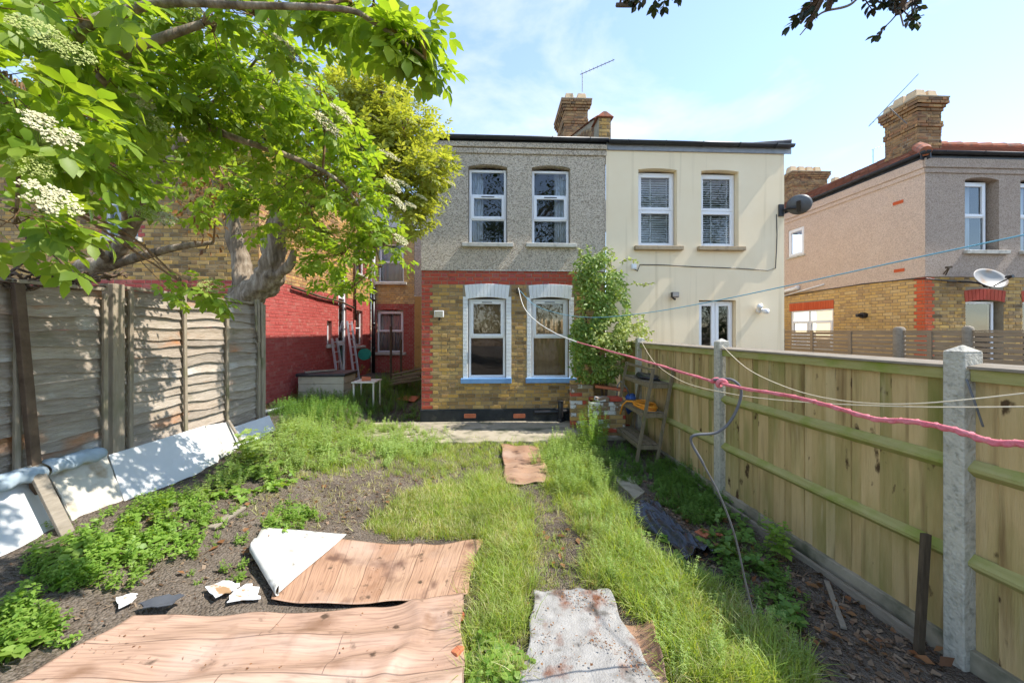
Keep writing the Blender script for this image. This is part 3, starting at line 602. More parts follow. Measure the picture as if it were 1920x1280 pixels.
# party parapet: brick upstand with clay coping and a kneeler
px0, px1 = GX1 - .13, GX1 + .12
mb = MB(); yk = YF + .02; zk = fz(1131, 220); ye, ze = 12.5, EAVE + .75 + 4.5 * PITCH
mb.hexa([(px0, yk, EAVE - .05), (px1, yk, EAVE - .05), (px1, yk + .35, EAVE - .05), (px0, yk + .35, EAVE - .05), (px0, yk, zk), (px1, yk, zk), (px1, yk + .35, zk + .06), (px0, yk + .35, zk + .06)])
mb.hexa([(px0, yk + .351, EAVE), (px1, yk + .351, EAVE), (px1, ye, ze - .7), (px0, ye, ze - .7), (px0, yk + .351, EAVE + .72), (px1, yk + .351, EAVE + .72), (px1, ye, ze), (px0, ye, ze)])
pp = mb.build('parapet', 'mortar', house)
lst = brick_rows(px0, px1, EAVE - .04, zk - .01, seed=3); frk = Fr((0, yk - .008, 0), (1, 0, 0), (0, 1, 0)); brick_objs(frk, lst, 'stock_brick', pp, 8)
frs = Fr((px0 - .008, 0, 0), (0, 1, 0), (1, 0, 0)); lst = [b for b in brick_rows(yk + .36, 12.4, EAVE, EAVE + 2.7, seed=4) if b[3] < EAVE + .68 + (b[0] - yk - .35) * PITCH and b[2] > EAVE + (b[0] - yk) * PITCH - .1]
brick_join('parapet_bricks', frs, lst, 'chimney_brick', pp, 4)
for k in range(14):
    y0 = yk + .30 + k * .3; z0 = EAVE + .73 + (y0 - yk - .35) * PITCH; y1 = y0 + .32; z1 = z0 + .32 * PITCH + .012
    mb = MB(); mb.hexa([(px0 - .05, y0, z0), (px1 + .05, y0, z0), (px1 + .05, y1, z1), (px0 - .05, y1, z1), (px0 + .06, y0, z0 + .07), (px1 - .06, y0, z0 + .07), (px1 - .06, y1, z1 + .07), (px0 + .06, y1, z1 + .07)]); mb.build('coping_tile', 'coping_tile', house)
mb = MB(); xm = (px0 + px1) / 2; mb.hexa([(px0 - .06, yk - .05, zk), (px1 + .06, yk - .05, zk), (px1 + .06, yk + .42, zk + .02), (px0 - .06, yk + .42, zk + .02), (xm - .03, yk - .02, zk + .13), (xm + .03, yk - .02, zk + .13), (xm + .03, yk + .40, zk + .15), (xm - .03, yk + .40, zk + .15)]); mb.build('kneeler_cap', 'coping_tile', house, bevel=.015)
mb = MB(); mb.tube([(xm, yk + .15, zk + .12), (xm, yk + .15, zk + .19)], [.035, .02], 8); mb.build('finial', 'coping_tile', house, smooth=True)

def chimney(parent, x0, x1, y0, y1, z0, z1, pots, mat='chimney_brick', corb=4, seed=0, potmat='chimney_pot'):
    """brick stack, corbelled head and tapering square pots"""
    st = MB(); st.box(x0 + .01, x1 - .01, y0 + .01, y1 - .01, z0, z1); stk = st.build('chimney', 'mortar', parent)
    R = random.Random(seed); mb = MB(); z = z0; k = 0; nrow = int((z1 - z0) / .075)
    for k in range(nrow):
        top = nrow - k; off = 0
        if top <= corb: off = .03 * (corb - top + 1) if top > 1 else .03 * (corb - 1)
        elif top in (corb + 4, corb + 5): off = .025
        e = off + R.uniform(-.004, .004)
        for fr_, b0, b1 in ((Fr((0, y0 - e, 0), (1, 0, 0), (0, 1, 0)), x0 - e, x1 + e), (Fr((x0 - e, 0, 0), (0, 1, 0), (1, 0, 0)), y0 - e, y1 + e)):
            for (s0, s1, q0, q1, _) in brick_rows(b0, b1, z, z + .075, seed=k) if k % 2 else [(a + .05625, min(b + .05625, b1 - .003), c, d, f) for a, b, c, d, f in brick_rows(b0, b1 - .06, z, z + .075, seed=k)] + [(b0 + .003, b0 + .051, z + .005, z + .07, 0)]:
                v, f = brick_geo(s1 - s0, q1 - q0, .12); j = R.uniform(-.007, .007); mb.pts([fr_.p((s0 + s1) / 2 + x, y + j, (q0 + q1) / 2 + zz) for x, y, zz in v], f)
        z += .075
    tag(mb.build('chimney_bricks', mat, stk), kind='stuff')
    c = MB(); c.box(x0 - .1, x1 + .1, y0 - .1, y1 + .1, z - .01, z + .03); c.build('flaunching', 'mortar', stk, bevel=.01)
    for (px, py, w0, h) in pots:
        p = MB(); a, b = w0 / 2, w0 * .36
        p.hexa([(px - a, py - a, z + .02), (px + a, py - a, z + .02), (px + a, py + a, z + .02), (px - a, py + a, z + .02), (px - b, py - b, z + h), (px + b, py - b, z + h), (px + b, py + b, z + h), (px - b, py + b, z + h)])
        p.build('chimney_pot', potmat, stk, bevel=.012)
    return stk
cy = 11.0; c0 = onY(1058, 240, cy).x; c1 = onY(1103, 240, cy).x; czt = onY(1080, 186, cy).z
chimney(house, c0, c1, cy, cy + 1.25, 6.6, czt, [(c0 + .18, cy + .25, .30, .30), (c1 - .16, cy + .25, .32, .30), (c0 + .18, cy + .75, .30, .28)], seed=2)

def aerial(name, base, top, boom, label, els=9, el=.32, elv=None):
    r = empty(name, base, label, 'aerial')
    m = MB(); m.tube([base, top], .014, 6); m.build('mast', 'grey_metal', r)
    b0, b1 = Vector(boom[0]), Vector(boom[1]); m = MB(); m.tube([b0, b1], .011, 6); m.build('boom', 'grey_metal', r)
    d = (b1 - b0).normalized(); sdv = elv or d.cross(Vector((0, 0, 1))).normalized()
    for i in range(els):
        p = b0.lerp(b1, .06 + .9 * i / (els - 1)); h = el * (.5 if i else .85) * (1 - .25 * i / els); m = MB(); m.tube([p - sdv * h / 2, p + sdv * h / 2], .005, 5); m.build('rod', 'grey_metal', r)
aerial('television_aerial', atD(1092, 172, 11.3), atD(1092, 137, 11.3), (atD(1088, 140, 11.3), atD(1152, 112, 11.0)), 'television aerial on the chimney of the grey house')

# ------------------------------------------------------------------ cream rendered house
cream = empty('cream_house', ((GX1 + CX1) / 2, YF + 3, 0), 'cream rendered house with slatted blinds and a dark gutter', 'house')
wC = px_rect(1195.6, 1268, 317, 463); wD = px_rect(1313, 1383, 320, 464); wE = px_rect(1309, 1378, 563, 700)
CZ = EAVE - .03
wallface('rendered_wall', FRF, [(GX1 + .002, 0), (CX1, 0), (CX1, CZ), (GX1 + .002, CZ)], [archhole(*wC, rise=.03), archhole(*wD, rise=.03), archhole(*wE)], -.035, .2, 'cream_render', cream)
for wr, sd_, tilt in ((wC, 5, .044), (wD, 6, .032)):
    a0, a1, z0, z1 = wr
    window(cream, FRF, a0 + .008, a1 - .008, z0, z1 - .045, .10, [(0, .5, 'sash'), (.5, 1, 'sash')], sill=('brown_sill', a0 - .09, a1 + .10, z0 - .08, z0 + .003, .13), content=[('slats', tilt)], seed=sd_)
a0, a1, z0, z1 = wE
window(cream, FRF, a0 + .01, a1 - .01, z0, z1 - .02, .07, [(0, 1, 'sash')], mulls=((a0 + a1) / 2,), content=[('blind', 0, .12, 'room_wood')], fw=.045, label='white framed glazed double door', seed=7)
mb = MB(); mb.box(CX1 - .2, CX1 - .002, YF + .2, 14.5, 0, CZ); mb.build('side_wall', 'cream_render', cream)
mb = MB(); mb.fb(FRF, GX1 + .01, CX1 + .04, -.055, -.036, CZ - .06, CZ + .06); mb.build('fascia_board', 'lead', cream)
gutter(cream, FRF, GX1 + .03, CX1 + .13, EAVE + .035, 'lead', n=-.12)
mb = MB(); mb.pts([(GX1, YF - .12, EAVE + .04), (CX1 + .12, YF - .12, EAVE + .04), (CX1 - 1.6, 12.5, EAVE + .04 + 4.9 * PITCH), (GX1, 12.5, EAVE + .04 + 4.9 * PITCH), (CX1 + .12, 14.5, EAVE + .04)], [(0, 1, 2, 3), (1, 4, 2)]); mb.build('roof', 'slate', cream, solid=.03)
mb = MB(); mb.tube([(CX1 + .1, YF - .1, EAVE + .10), (CX1 - .9, YF + .9, EAVE + .10 + .95 * PITCH)], .06, 8); mb.build('hip_ridge', 'slate', cream, smooth=True)
mb = MB(); mb.pts([(GX1, 14.35, EAVE), (7.6, 14.35, EAVE), (7.6, 18.5, EAVE + 2.6), (GX1, 18.5, EAVE + 2.6)], [(0, 1, 2, 3)]); mb.build('main_roof', 'slate', cream, solid=.04)
def dish(name, fr_pt, aim, rw, rh, mat, wallpt, label):
    """oval reflector with arm, feed and wall bracket"""
    r = empty(name, wallpt, label, 'satellite dish'); aim = Vector(aim).normalized(); u = Vector((0, 0, 1)); sx = aim.cross(u).normalized(); up = sx.cross(aim)
    m = MB(); c = Vector(fr_pt); rings = 6; sg = 28
    m.v.append(tuple(c - aim * .09))
    for i in range(1, rings + 1):
        t = i / rings
        for k in range(sg): a = 2 * math.pi * k / sg; m.v.append(tuple(c + sx * rw * t * math.cos(a) + up * rh * t * math.sin(a) - aim * .09 * (1 - t * t)))
    for k in range(sg): m.f.append((0, 1 + k, 1 + (k + 1) % sg))
    for i in range(rings - 1):
        for k in range(sg): m.f.append((1 + i * sg + k, 1 + (i + 1) * sg + k, 1 + (i + 1) * sg + (k + 1) % sg, 1 + i * sg + (k + 1) % sg))
    m.build('reflector', mat, r, smooth=True, solid=.008)
    back = c - aim * .14; m = MB(); m.bar(back + up * .1, back - up * .12, .07, .06, aim); m.build('mount', 'black_plastic', r)
    f = c + aim * .30 - up * rh * .75; m = MB(); m.tube([c - aim * .12 - up * rh * .7, f], .012, 6); m.build('feed_arm', 'black_plastic', r)
    m = MB(); m.tube([f + up * .0, f - aim * .10 + up * .05], [.03, .025], 10); m.build('feed_horn', 'black_plastic', r)
    wp = Vector(wallpt); m = MB(); m.tube([wp, wp.lerp(back, .5) + Vector((0, 0, .0)), back - up * .05], .022, 8); m.build('wall_arm', 'black_plastic', r)
    return r
wp = Vector((CX1 - .06, YF - .05, fz(1458, 396)))
d1 = dish('satellite_dish', wp + Vector((.25, -.14, .08)), (.45, .50, .28), .215, .195, 'dish_dark', wp, 'dark grey satellite dish on the corner of the cream house')
m = MB(); m.box(wp.x - .07, wp.x + .03, YF - .07, YF - .036, wp.z - .12, wp.z + .12); m.build('wall_plate', 'black_plastic', d1)
cb = [(1456, 402), (1457, 440), (1456, 470), (1454, 503), (1440, 507), (1380, 503), (1300, 500), (1250, 497), (1200, 496), (1195, 508), (1190, 504)]
m = MB(); m.tube([Vector((onY(x, y, YF - .045).x, YF - .045, onY(x, y, YF - .045).z)) for x, y in cb], .008, 6); tag(m.build('wall_cable', 'black_plastic', smooth=True), 'thin black cable clipped across the cream wall', 'cable')
q = onY(1188, 500, YF - .04); m = MB(); m.box(q.x - .05, q.x + .05, YF - .075, YF - .036, q.z - .05, q.z + .05); m.box(q.x - .035, q.x + .035, YF - .082, YF - .0751, q.z - .035, q.z + .035); tag(m.build('junction_box', 'upvc', bevel=.006), 'small white junction box on the cream wall', 'junction box')
def floodlight(px, py, label, body, glass, sc=1.0):
    q = onY(px, py, YF); r = empty('floodlight', (q.x, YF - .02, q.z), label, 'wall light')
    m = MB(); m.fb(Fr((q.x, YF, q.z), (1, 0, 0), (0, 1, 0)), -.09 * sc, .09 * sc, -.16, -.09, -.075 * sc, .055 * sc); m.build('housing', body, r, bevel=.008)
    m = MB(); m.box(q.x - .075 * sc, q.x + .075 * sc, YF - .168, YF - .1605, q.z - .062 * sc, q.z + .042 * sc); m.build('lens', glass, r)
    m = MB(); m.bar((q.x, YF - .1, q.z - .02), (q.x, YF - .01, q.z - .10 * sc), .03, .02); m.tube([(q.x, YF - .09, q.z - .11 * sc), (q.x, YF - .13, q.z - .12 * sc)], .02, 8); m.build('bracket', 'black_plastic', r)
floodlight(825, 588, 'white boxy floodlight left of the brick-wall windows', 'upvc', 'beige_plastic')
floodlight(1260, 553, 'small black floodlight high on the cream wall', 'black_plastic', 'dish_pale', .8)
q = onY(1420, 582, YF); r = empty('globe_light', (q.x, YF - .04, q.z), 'white twin globe light on the cream wall beside the glazed door', 'wall light')
m = MB(); m.tube([(q.x, YF - .036, q.z), (q.x, YF - .09, q.z)], [.06, .05], 12); m.build('base', 'upvc', r, smooth=True)
for dx, dz in ((-.06, .07), (.06, -.02)):
    m = MB(); m.tube([(q.x + dx * .3, YF - .08, q.z + dz * .3), (q.x + dx, YF - .15, q.z + dz), (q.x + dx * 1.3, YF - .2, q.z + dz * 1.2)], [.03, .055, .05], 12); m.build('lamp_head', 'upvc', r, smooth=True)

# ------------------------------------------------------------------ pink pebbledashed house on the right
XR, YR = 9.28, 7.84
pink = empty('pink_house', (XR + 2.5, YR + 3, 0), 'pinkish pebbledash and golden brick house beyond the slatted fence', 'house')
FS = Fr((XR, 0, 0), (0, 1, 0), (1, 0, 0)); FP = Fr((0, YR, 0), (1, 0, 0), (0, 1, 0))
def sa(px, py=500): return onX(px, py, XR).y
def sz(px, py): return onX(px, py, XR).z
def ra(px, py=500): return onY(px, py, YR).x
def rz_(px, py): return onY(px, py, YR).z
ZR = 3.07; ER = 5.62; XE = 14.4
s1 = (sa(1509), sa(1479), sz(1494, 480), sz(1494, 428)); s2 = (sa(1562), sa(1483), 1.35, sz(1522, 581))
r1 = (ra(1807), ra(1871), rz_(1840, 470), rz_(1840, 333)); r1b = (ra(1911), ra(1911) + r1[1] - r1[0], r1[2], r1[3]); r2 = (ra(1811), ra(1882), 1.1, rz_(1840, 562)); r2b = (r2[0] + 1.32, r2[1] + 1.32, r2[2], r2[3])
wallface('side_pebbledash', FS, [(YR - .02, ZR), (14.5, ZR), (14.5, ER), (YR - .02, ER)], [archhole(*s1)], -.02, .12, 'pebbledash_pink_bounce', pink)
wallface('front_pebbledash', FP, [(XR - .02, ZR), (XE, ZR), (XE, ER), (XR - .02, ER)], [archhole(*r1, rise=.06), archhole(*r1b, rise=.06)], -.02, .22, 'pebbledash_pink_dim', pink)
w_s = wallface('side_brick_wall', FS, [(YR, 0), (14.5, 0), (14.5, ZR), (YR, ZR)], [archhole(*s2)], .008, .12, 'mortar', pink)
w_f = wallface('front_brick_wall', FP, [(XR, 0), (XE, 0), (XE, ZR), (XR, ZR)], [archhole(*r2, rise=.05), archhole(*r2b, rise=.05)], .008, .2, 'mortar', pink)
lin = (sa(1562) - .02, sa(1481) + .02, s2[3], sz(1520, 566))
bs = brick_rows(YR, 12.6, .9, ZR - .01, [s2, lin], seed=21); bf = brick_rows(XR, 13.2, .9, ZR - .01, [(r2[0], r2[1], 0, r2[3] + .24), (r2b[0], r2b[1], 0, r2b[3] + .24)], seed=22)
qs = [b for b in bs if b[0] < YR + .21 and b[1] < YR + .33]; qf = [b for b in bf if b[0] < XR + .21 and b[1] < XR + .33]
brick_objs(FS, qs, 'orange_brick', w_s, 5); brick_objs(FP, qf, 'orange_brick', w_f, 6)
brick_join('side_bricks', FS, [b for b in bs if b not in qs], 'golden_brick', w_s, 7); brick_join('front_bricks', FP, [b for b in bf if b not in qf], 'stock_brick_far', w_f, 8)
def soldier(fr, a0, a1, z0, z1, rise, parent, mat):
    n = max(4, round((a1 - a0) / .085))
    for i in range(n):
        t0, t1 = (i + .06) / n, (i + .94) / n; f = lambda t: rise * (1 - (2 * t - 1) ** 2); sp = .03 if rise else 0
        P = lambda t, z, k: fr.p(a0 + (a1 - a0) * t + sp * k * (2 * t - 1), -.006, z + f(t))
        m = MB(); m.prism([P(t0, z0, 0), P(t1, z0, 0), P(t1, z1, 1), P(t0, z1, 1)], fr.N * .1); m.build('brick', mat, parent)
soldier(FS, lin[0], lin[1], lin[2], lin[3], 0, w_s, 'orange_brick')
soldier(FP, r2[0] - .02, r2[1] + .02, r2[3] - .05, r2[3] + .19, .05, w_f, 'red_brick_piece'); soldier(FP, r2b[0] - .02, r2b[1] + .02, r2b[3] - .05, r2b[3] + .19, .05, w_f, 'red_brick_piece')
window(pink, FS, s1[0], s1[1], s1[2], s1[3], .0, [(0, 1, 'sash')], content=[('blind', 0, 1, 'curtain')], seed=31, sill=('stone_sill', s1[0] - .05, s1[1] + .05, s1[2] - .05, s1[2], .06))
window(pink, FS, s2[0], s2[1], s2[2], s2[3], .02, [(0, .72, 'sash'), (.72, 1, 'fixed')], mulls=(s2[0] * .45 + s2[1] * .55,), content=[('blind', 0, 1, 'curtain')], seed=32)
for rr, k in ((r1, 33), (r1b, 34)):
    window(pink, FP, rr[0], rr[1] - .12, rr[2], rr[3] - .06, .12, [(0, .5, 'fixed'), (.5, 1, 'sash')], content=[('curtain', 0, .7, 'curtain')], seed=k, sill=('stone_sill', rr[0] - .03, rr[1] + .18, rr[2] - .08, rr[2], .09))
for rr, k in ((r2, 35), (r2b, 36)):
    window(pink, FP, rr[0], rr[1] - .1, rr[2], rr[3] - .03, .10, [(0, 1, 'fixed')], seed=k)
for zz0, zz1, pr in ((ER - .22, ER - .02, .07), (ER - .33, ER - .221, .045)):
    mb = MB(); mb.fb(FP, XR - pr, XE, -pr, -.021, zz0, zz1); mb.build('cornice', 'pebbledash_pink_dim', pink, bevel=.012)
    mb = MB(); mb.fb(FS, YR - .02, 14.4, -pr, -.021, zz0, zz1); mb.build('cornice', 'pebbledash_pink_bounce', pink, bevel=.012)
gutter(pink, FP, XR - .14, XE, ER + .10, 'gutter_black', nb=6); gutter(pink, FS, YR - .14, 14.4, ER + .10, 'gutter_black', nb=7)
# hipped clay roof in real tile courses
TP = math.tan(math.radians(29.5)); rise = 1.9
def tilecourse(parent, P0, P1, Q0, Q1, rowsn, name='tile_course'):
    """courses between eaves P0-P1 and ridge Q0-Q1, each tile proud at its lower edge"""
    P0, P1, Q0, Q1 = map(Vector, (P0, P1, Q0, Q1)); mb = MB(); nrm = (P1 - P0).cross(Q0 - P0).normalized()
    if nrm.z < 0: nrm = -nrm
    for r in range(rowsn):
        t0, t1 = r / rowsn, (r + 1.15) / rowsn; A, B, C, D = P0.lerp(Q0, t0), P1.lerp(Q1, t0), P1.lerp(Q1, t1), P0.lerp(Q0, t1)
        n = max(1, int((B - A).length / .24))
        for i in range(n):
            s0, s1 = (i + .02) / n, (i + .98) / n
            a, b, c, d = A.lerp(B, s0), A.lerp(B, s1), D.lerp(C, s1), D.lerp(C, s0); l = .035 + random.uniform(-.006, .006)
            mb.pts([a + nrm * l, b + nrm * l, c + nrm * .005, d + nrm * .005, a, b], [(0, 1, 2, 3), (4, 5, 1, 0)])
    return tag(mb.build(name, 'roof_tile', parent), kind='stuff')
e0 = (XR - .1, YR - .1, ER + .08); e1 = (XE, YR - .1, ER + .08); q0 = (XR - .1 + rise, YR - .1 + rise, ER + .08 + rise * TP); q1 = (XE, YR - .1 + rise, ER + .08 + rise * TP); b0 = (XR - .1, 14.5, ER + .08); q2 = (XR - .1 + rise, 14.5, ER + .08 + rise * TP)
mb = MB(); mb.pts([e0, e1, q1, q0, b0, q2], [(0, 1, 2, 3), (0, 3, 5, 4)]); rf = mb.build('roof', 'roof_tile', pink)
tilecourse(rf, e0, e1, q0, q1, 9); tilecourse(rf, e0, b0, q0, q2, 9)
def ridge(parent, a, b, n):
    a, b = Vector(a), Vector(b)
    for i in range(n):
        m = MB(); m.tube([a.lerp(b, (i + .0) / n) + Vector((0, 0, .02)), a.lerp(b, (i + 1.06) / n) + Vector((0, 0, .035))], [.10, .115], 10); m.build('ridge_tile', 'coping_tile', parent, smooth=False)
ridge(rf, e0, q0, 9); ridge(rf, q0, q1, 8)
ky = 8.75; k0 = onY(1720, 240, ky).x; k1 = onY(1766, 240, ky).x; kz = onY(1740, 180, ky).z
chimney(pink, k0, k1, ky, ky + .78, 5.9, kz, [(k0 + .13, ky + .16, .30, .26), (k0 + .44, ky + .16, .28, .25), (k0 + .13, ky + .46, .30, .28), (k0 + .14, ky + .72, .28, .22)], seed=5)
# main block of that house, further back, with its chimney rows
mb = MB(); mb.box(7.75, 30, 14.5, 22, 0, 5.6); mb.build('main_block', 'pebbledash_pink_bounce', pink)
mb = MB(); mb.pts([(7.7, 14.3, 5.6), (30, 14.3, 5.6), (30, 18.3, 7.7), (7.7, 18.3, 7.7), (7.7, 22.2, 5.6), (30, 22.2, 5.6)], [(0, 1, 2, 3), (3, 2, 5, 4)]); mb.build('main_roof', 'roof_tile', pink)
hy = 17.3; h0 = onY(1487, 340, hy).x; h1 = onY(1552, 340, hy).x; hz = onY(1520, 322, hy).z
chimney(pink, h0, h1, hy, hy + 1.3, 7.0, hz, [(h0 + .15 + .4 * i, hy + .3, .36, .34) for i in range(4)], seed=6)
hy2 = 21.5; g0 = onY(1568, 340, hy2).x; g1 = onY(1618, 340, hy2).x
chimney(pink, g0, g1, hy2, hy2 + 1.0, 7.0, onY(1590, 342, hy2).z, [(g0 + .2 + .45 * i, hy2 + .3, .36, .42) for i in range(4)], seed=7)
for (x, y) in ((1686, 380), (1688, 507)):
    p = onX(x, y, XR); m = MB(); m.fb(FS, p.y - .11, p.y + .11, -.035, .0, p.z - .035, p.z - .022); m.fb(FS, p.y - .11, p.y + .11, -.035, .0, p.z + .022, p.z + .035); m.fb(FS, p.y - .11, p.y + .11, -.028, .0, p.z - .022, p.z + .022)
    for k in range(8): a = p.y - .105 + .03 * k; m.fb(FS, a - .006, a + .006, -.0355, -.0275, p.z - .0219, p.z + .0219)
    m.build('air_brick', 'orange_brick', pink)
p = onX(1622, 591, XR); m = MB(); m.tube([(XR + .02, p.y, p.z), (XR - .10, p.y, p.z)], .075, 16); m.tube([(XR - .10, p.y, p.z), (XR - .22, p.y, p.z)], .04, 12); tag(m.build('boiler_flue', 'black_plastic', smooth=True, bevel=.004), 'black boiler flue sticking out of the golden brick wall', 'flue')
m = MB(); m.tube([onX(1462, 549, XR - .08), onX(1494, 540, XR - .08)], .055, 12); m.tube([onX(1493, 540, XR - .08), onX(1497, 539, XR - .08)], .068, 12); m.tube([onX(1462, 557, XR - .05), onX(1545, 533, XR - .05)], .02, 8); m.build('waste_pipe', 'upvc', pink, smooth=True)
m = MB(); m.tube([onX(x, y, XR - .02) for x, y in ((1470, 556), (1530, 546), (1620, 532), (1700, 524), (1733, 522))] + [onY(x, y, YR - .03) for x, y in ((1738, 522), (1770, 526), (1800, 528))], .012, 6); m.build('wall_cable', 'black_plastic', pink, smooth=True)
wp = onY(1796, 528, YR); d2 = dish('satellite_dish', onY(1858, 521, YR - .45), (-.05, -1, .55), .33, .24, 'dish_pale', wp, 'pale rust-stained satellite dish on the front of the pink house')
wp2 = onY(1767, 505, YR); m = MB(); m.tube([(wp2.x, YR - .02, wp2.z - .1), (wp2.x - .02, YR - .12, wp2.z)], .012, 6); m.tube([(wp2.x + .05, YR - .02, wp2.z - .12), (wp2.x, YR - .12, wp2.z)], .012, 6); m.bar((wp2.x - .06, YR - .12, wp2.z + .02), (wp2.x + .05, YR - .12, wp2.z + .03), .05, .04); tag(m.build('old_aerial_bracket', 'dark_timber'), 'rusty empty bracket beside the pale satellite dish', 'bracket')
aerial('television_aerial', atD(1700, 232, 9.3), atD(1668, 203, 9.3), (atD(1629, 237, 9.3), atD(1722, 139, 9.3)), 'long slanting television aerial in front of the right-hand chimney', els=8, el=.14)
aerial('television_aerial', atD(1637, 306, 16), atD(1637, 280, 16), (atD(1636, 280, 16), atD(1662, 272, 16)), 'small dark television aerial above the sloping roof behind the cream house', els=5, el=.2)

# ------------------------------------------------------------------ red-painted house on the left
XRED = -4.55; MY = 14.5
red = empty('red_house', (XRED - 2.5, YF + 3, 0), 'brick house with red-painted lower walls behind the elder tree', 'house')
FL = Fr((XRED, 0, 0), (0, 1, 0), (-1, 0, 0)); FM = Fr((0, MY, 0), (1, 0, 0), (0, 1, 0))
def la(px, py=560): return onX(px, py, XRED).y
def lz(px, py): return onX(px, py, XRED).z
def ma(px, py=560): return onY(px, py, MY).x
def mz(px, py): return onY(px, py, MY).z
ZRED = 2.92
f1 = px_rect(190, 258, 310, 446)
dr = (la(635), la(650), .45, lz(642, 507)); sw = (la(613.5), la(622.5), lz(618, 645), lz(618, 601)); fw_ = (la(667), la(680), lz(673, 648), lz(673, 582)); uw = (la(666), la(684), lz(675, 514), lz(675, 452))
m1 = (ma(707), ma(756), mz(730, 660), mz(730, 580)); m2 = (ma(710), ma(757), mz(730, 529), mz(730, 455))
wfac = wallface('rear_wall', FRF, [(-12.5, 0), (XRED, 0), (XRED, EAVE), (-12.5, EAVE)], [archhole(*f1, rise=.05)], .008, .2, 'mortar', red)
lst = brick_rows(-9.6, XRED, 1.9, EAVE, [f1], seed=41)
rd = lambda b: b[2] > 0 and (b[3] < ZRED or (f1[0] - .14 < b[0] and b[1] < f1[1] + .14 and f1[2] < b[3] < f1[3] + .2))
brick_join('yellow_bricks', FRF, [b for b in lst if not rd(b)], 'stock_brick_far', wfac, 11); brick_join('red_bricks', FRF, [b for b in lst if rd(b)], 'red_painted_brick', wfac, 12)
window(red, FRF, f1[0], f1[1], f1[2], f1[3] - .05, .1, [(0, .5, 'fixed'), (.5, 1, 'fixed')], content=[('curtain', 0, 1, 'curtain')], seed=41, sill=('stone_sill', f1[0] - .1, f1[1] + .1, f1[2] - .08, f1[2], .1))
wsd = wallface('side_wall', FL, [(YF, 0), (MY, 0), (MY, EAVE), (YF, EAVE)], [archhole(*h) for h in (dr, sw, fw_, uw)], .006, .16, 'red_mortar', red)
lst = brick_rows(YF, MY, .22, EAVE, [dr, sw, fw_, uw], seed=42)
R = random.Random(3)
def rs(b): return b[3] < ZRED and not (b[2] < .75 and mnoise.noise(Vector((b[0] * 1.3, b[2] * 3, 0))) > (b[2] - .35) * 1.2) or (uw[0] - .2 < b[0] < uw[1] + .2 and uw[2] - .05 < b[3] < uw[3] + .2)
brick_join('red_bricks', FL, [b for b in lst if rs(b)], 'red_painted_brick', wsd, 13, jit=.003); brick_join('yellow_bricks', FL, [b for b in lst if not rs(b)], 'stock_brick_far', wsd, 14, jit=.003)
m = MB(); m.fb(FL, YF, MY, -.02, .0, .0, .24); m.build('plinth', 'bitumen', red)
H = dr[3] - dr[2]
window(red, FL, dr[0], dr[1], dr[2], dr[3], .05, [(0, .33, 'sash'), (.33, .76, 'sash'), (.76, 1, 'fixed')], seed=43, label='white back door with a glazed fanlight', content=[('blind', 0, .34, 'upvc'), ('blind', .38, 1, 'curtain')])
window(red, FL, sw[0], sw[1], sw[2], sw[3], .10, [(0, 1, 'fixed')], seed=44, fw=.04, content=[('blind', 0, 1, 'curtain')], sill=('stone_sill', sw[0] - .05, sw[1] + .05, sw[2] - .1, sw[2], .08))
window(red, FL, fw_[0], fw_[1], fw_[2], fw_[3], .08, [(0, .5, 'fixed'), (.5, 1, 'fixed')], seed=45, content=[('blind', 0, 1, 'curtain')], sill=('stone_sill', fw_[0] - .08, fw_[1] + .08, fw_[2] - .08, fw_[2], .08))
window(red, FL, uw[0], uw[1], uw[2], uw[3], .08, [(0, .5, 'fixed'), (.5, 1, 'fixed')], seed=46, content=[('blind', 0, 1, 'curtain')], sill=('stone_sill', uw[0] - .08, uw[1] + .08, uw[2] - .08, uw[2], .08))
wmn = wallface('main_rear_wall', FM, [(XRED, 0), (-2.952, 0), (-2.952, EAVE), (XRED, EAVE)], [archhole(*m1, rise=.06), archhole(*m2)], .006, .16, 'mortar', red)
lst = brick_rows(XRED, -2.955, .2, EAVE, [m1, m2], seed=43)
rm = lambda b: m1[0] - .25 < b[0] and b[1] < m1[1] + .5 and mz(730, 690) < b[3] < mz(730, 568) or b[3] < mz(730, 680)
brick_join('red_bricks', FM, [b for b in lst if rm(b)], 'red_painted_brick', wmn, 15); brick_join('yellow_bricks', FM, [b for b in lst if not rm(b)], 'golden_brick', wmn, 16)
window(red, FM, m1[0], m1[1], m1[2], m1[3] - .06, .09, [(0, .5, 'fixed'), (.5, 1, 'sash')], seed=47, content=[('curtain', 0, .48, 'curtain_pink'), ('curtain', .52, 1, 'curtain_pink')], sill=('stone_sill', m1[0] - .12, m1[1] + .12, m1[2] - .1, m1[2], .1))
window(red, FM, m2[0], m2[1], m2[2], m2[3], .09, [(0, .5, 'fixed'), (.5, 1, 'sash')], seed=48, content=[('curtain', 0, 1, 'curtain')], sill=('stone_sill', m2[0] - .12, m2[1] + .12, m2[2] - .1, m2[2], .1))
bp_ = Vector((XRED + .12, MY - .12, 0)); m = MB(); m.tube([(bp_.x, bp_.y, 3.4), (bp_.x, bp_.y, 5.6)], .065, 10); m.build('white_downpipe', 'upvc', red, smooth=True)
m = MB(); m.tube([(bp_.x, bp_.y, .3), (bp_.x, bp_.y, 3.4)], .06, 10)
for z in (1.2, 2.1, 3.0, 3.4): m.tube([(bp_.x, bp_.y, z), (bp_.x, bp_.y, z + .1)], .078, 10)
m.build('black_downpipe', 'black_plastic', red, smooth=True)
m = MB(); m.tube([onX(x, y, XRED + .06) for x, y in ((548, 538), (600, 556), (640, 566), (664, 577))], .03, 8); m.tube([onX(666, 440, XRED + .06), onX(666, 600, XRED + .06)], .04, 8); m.build('brown_waste_pipe', 'dark_timber', red, smooth=True)
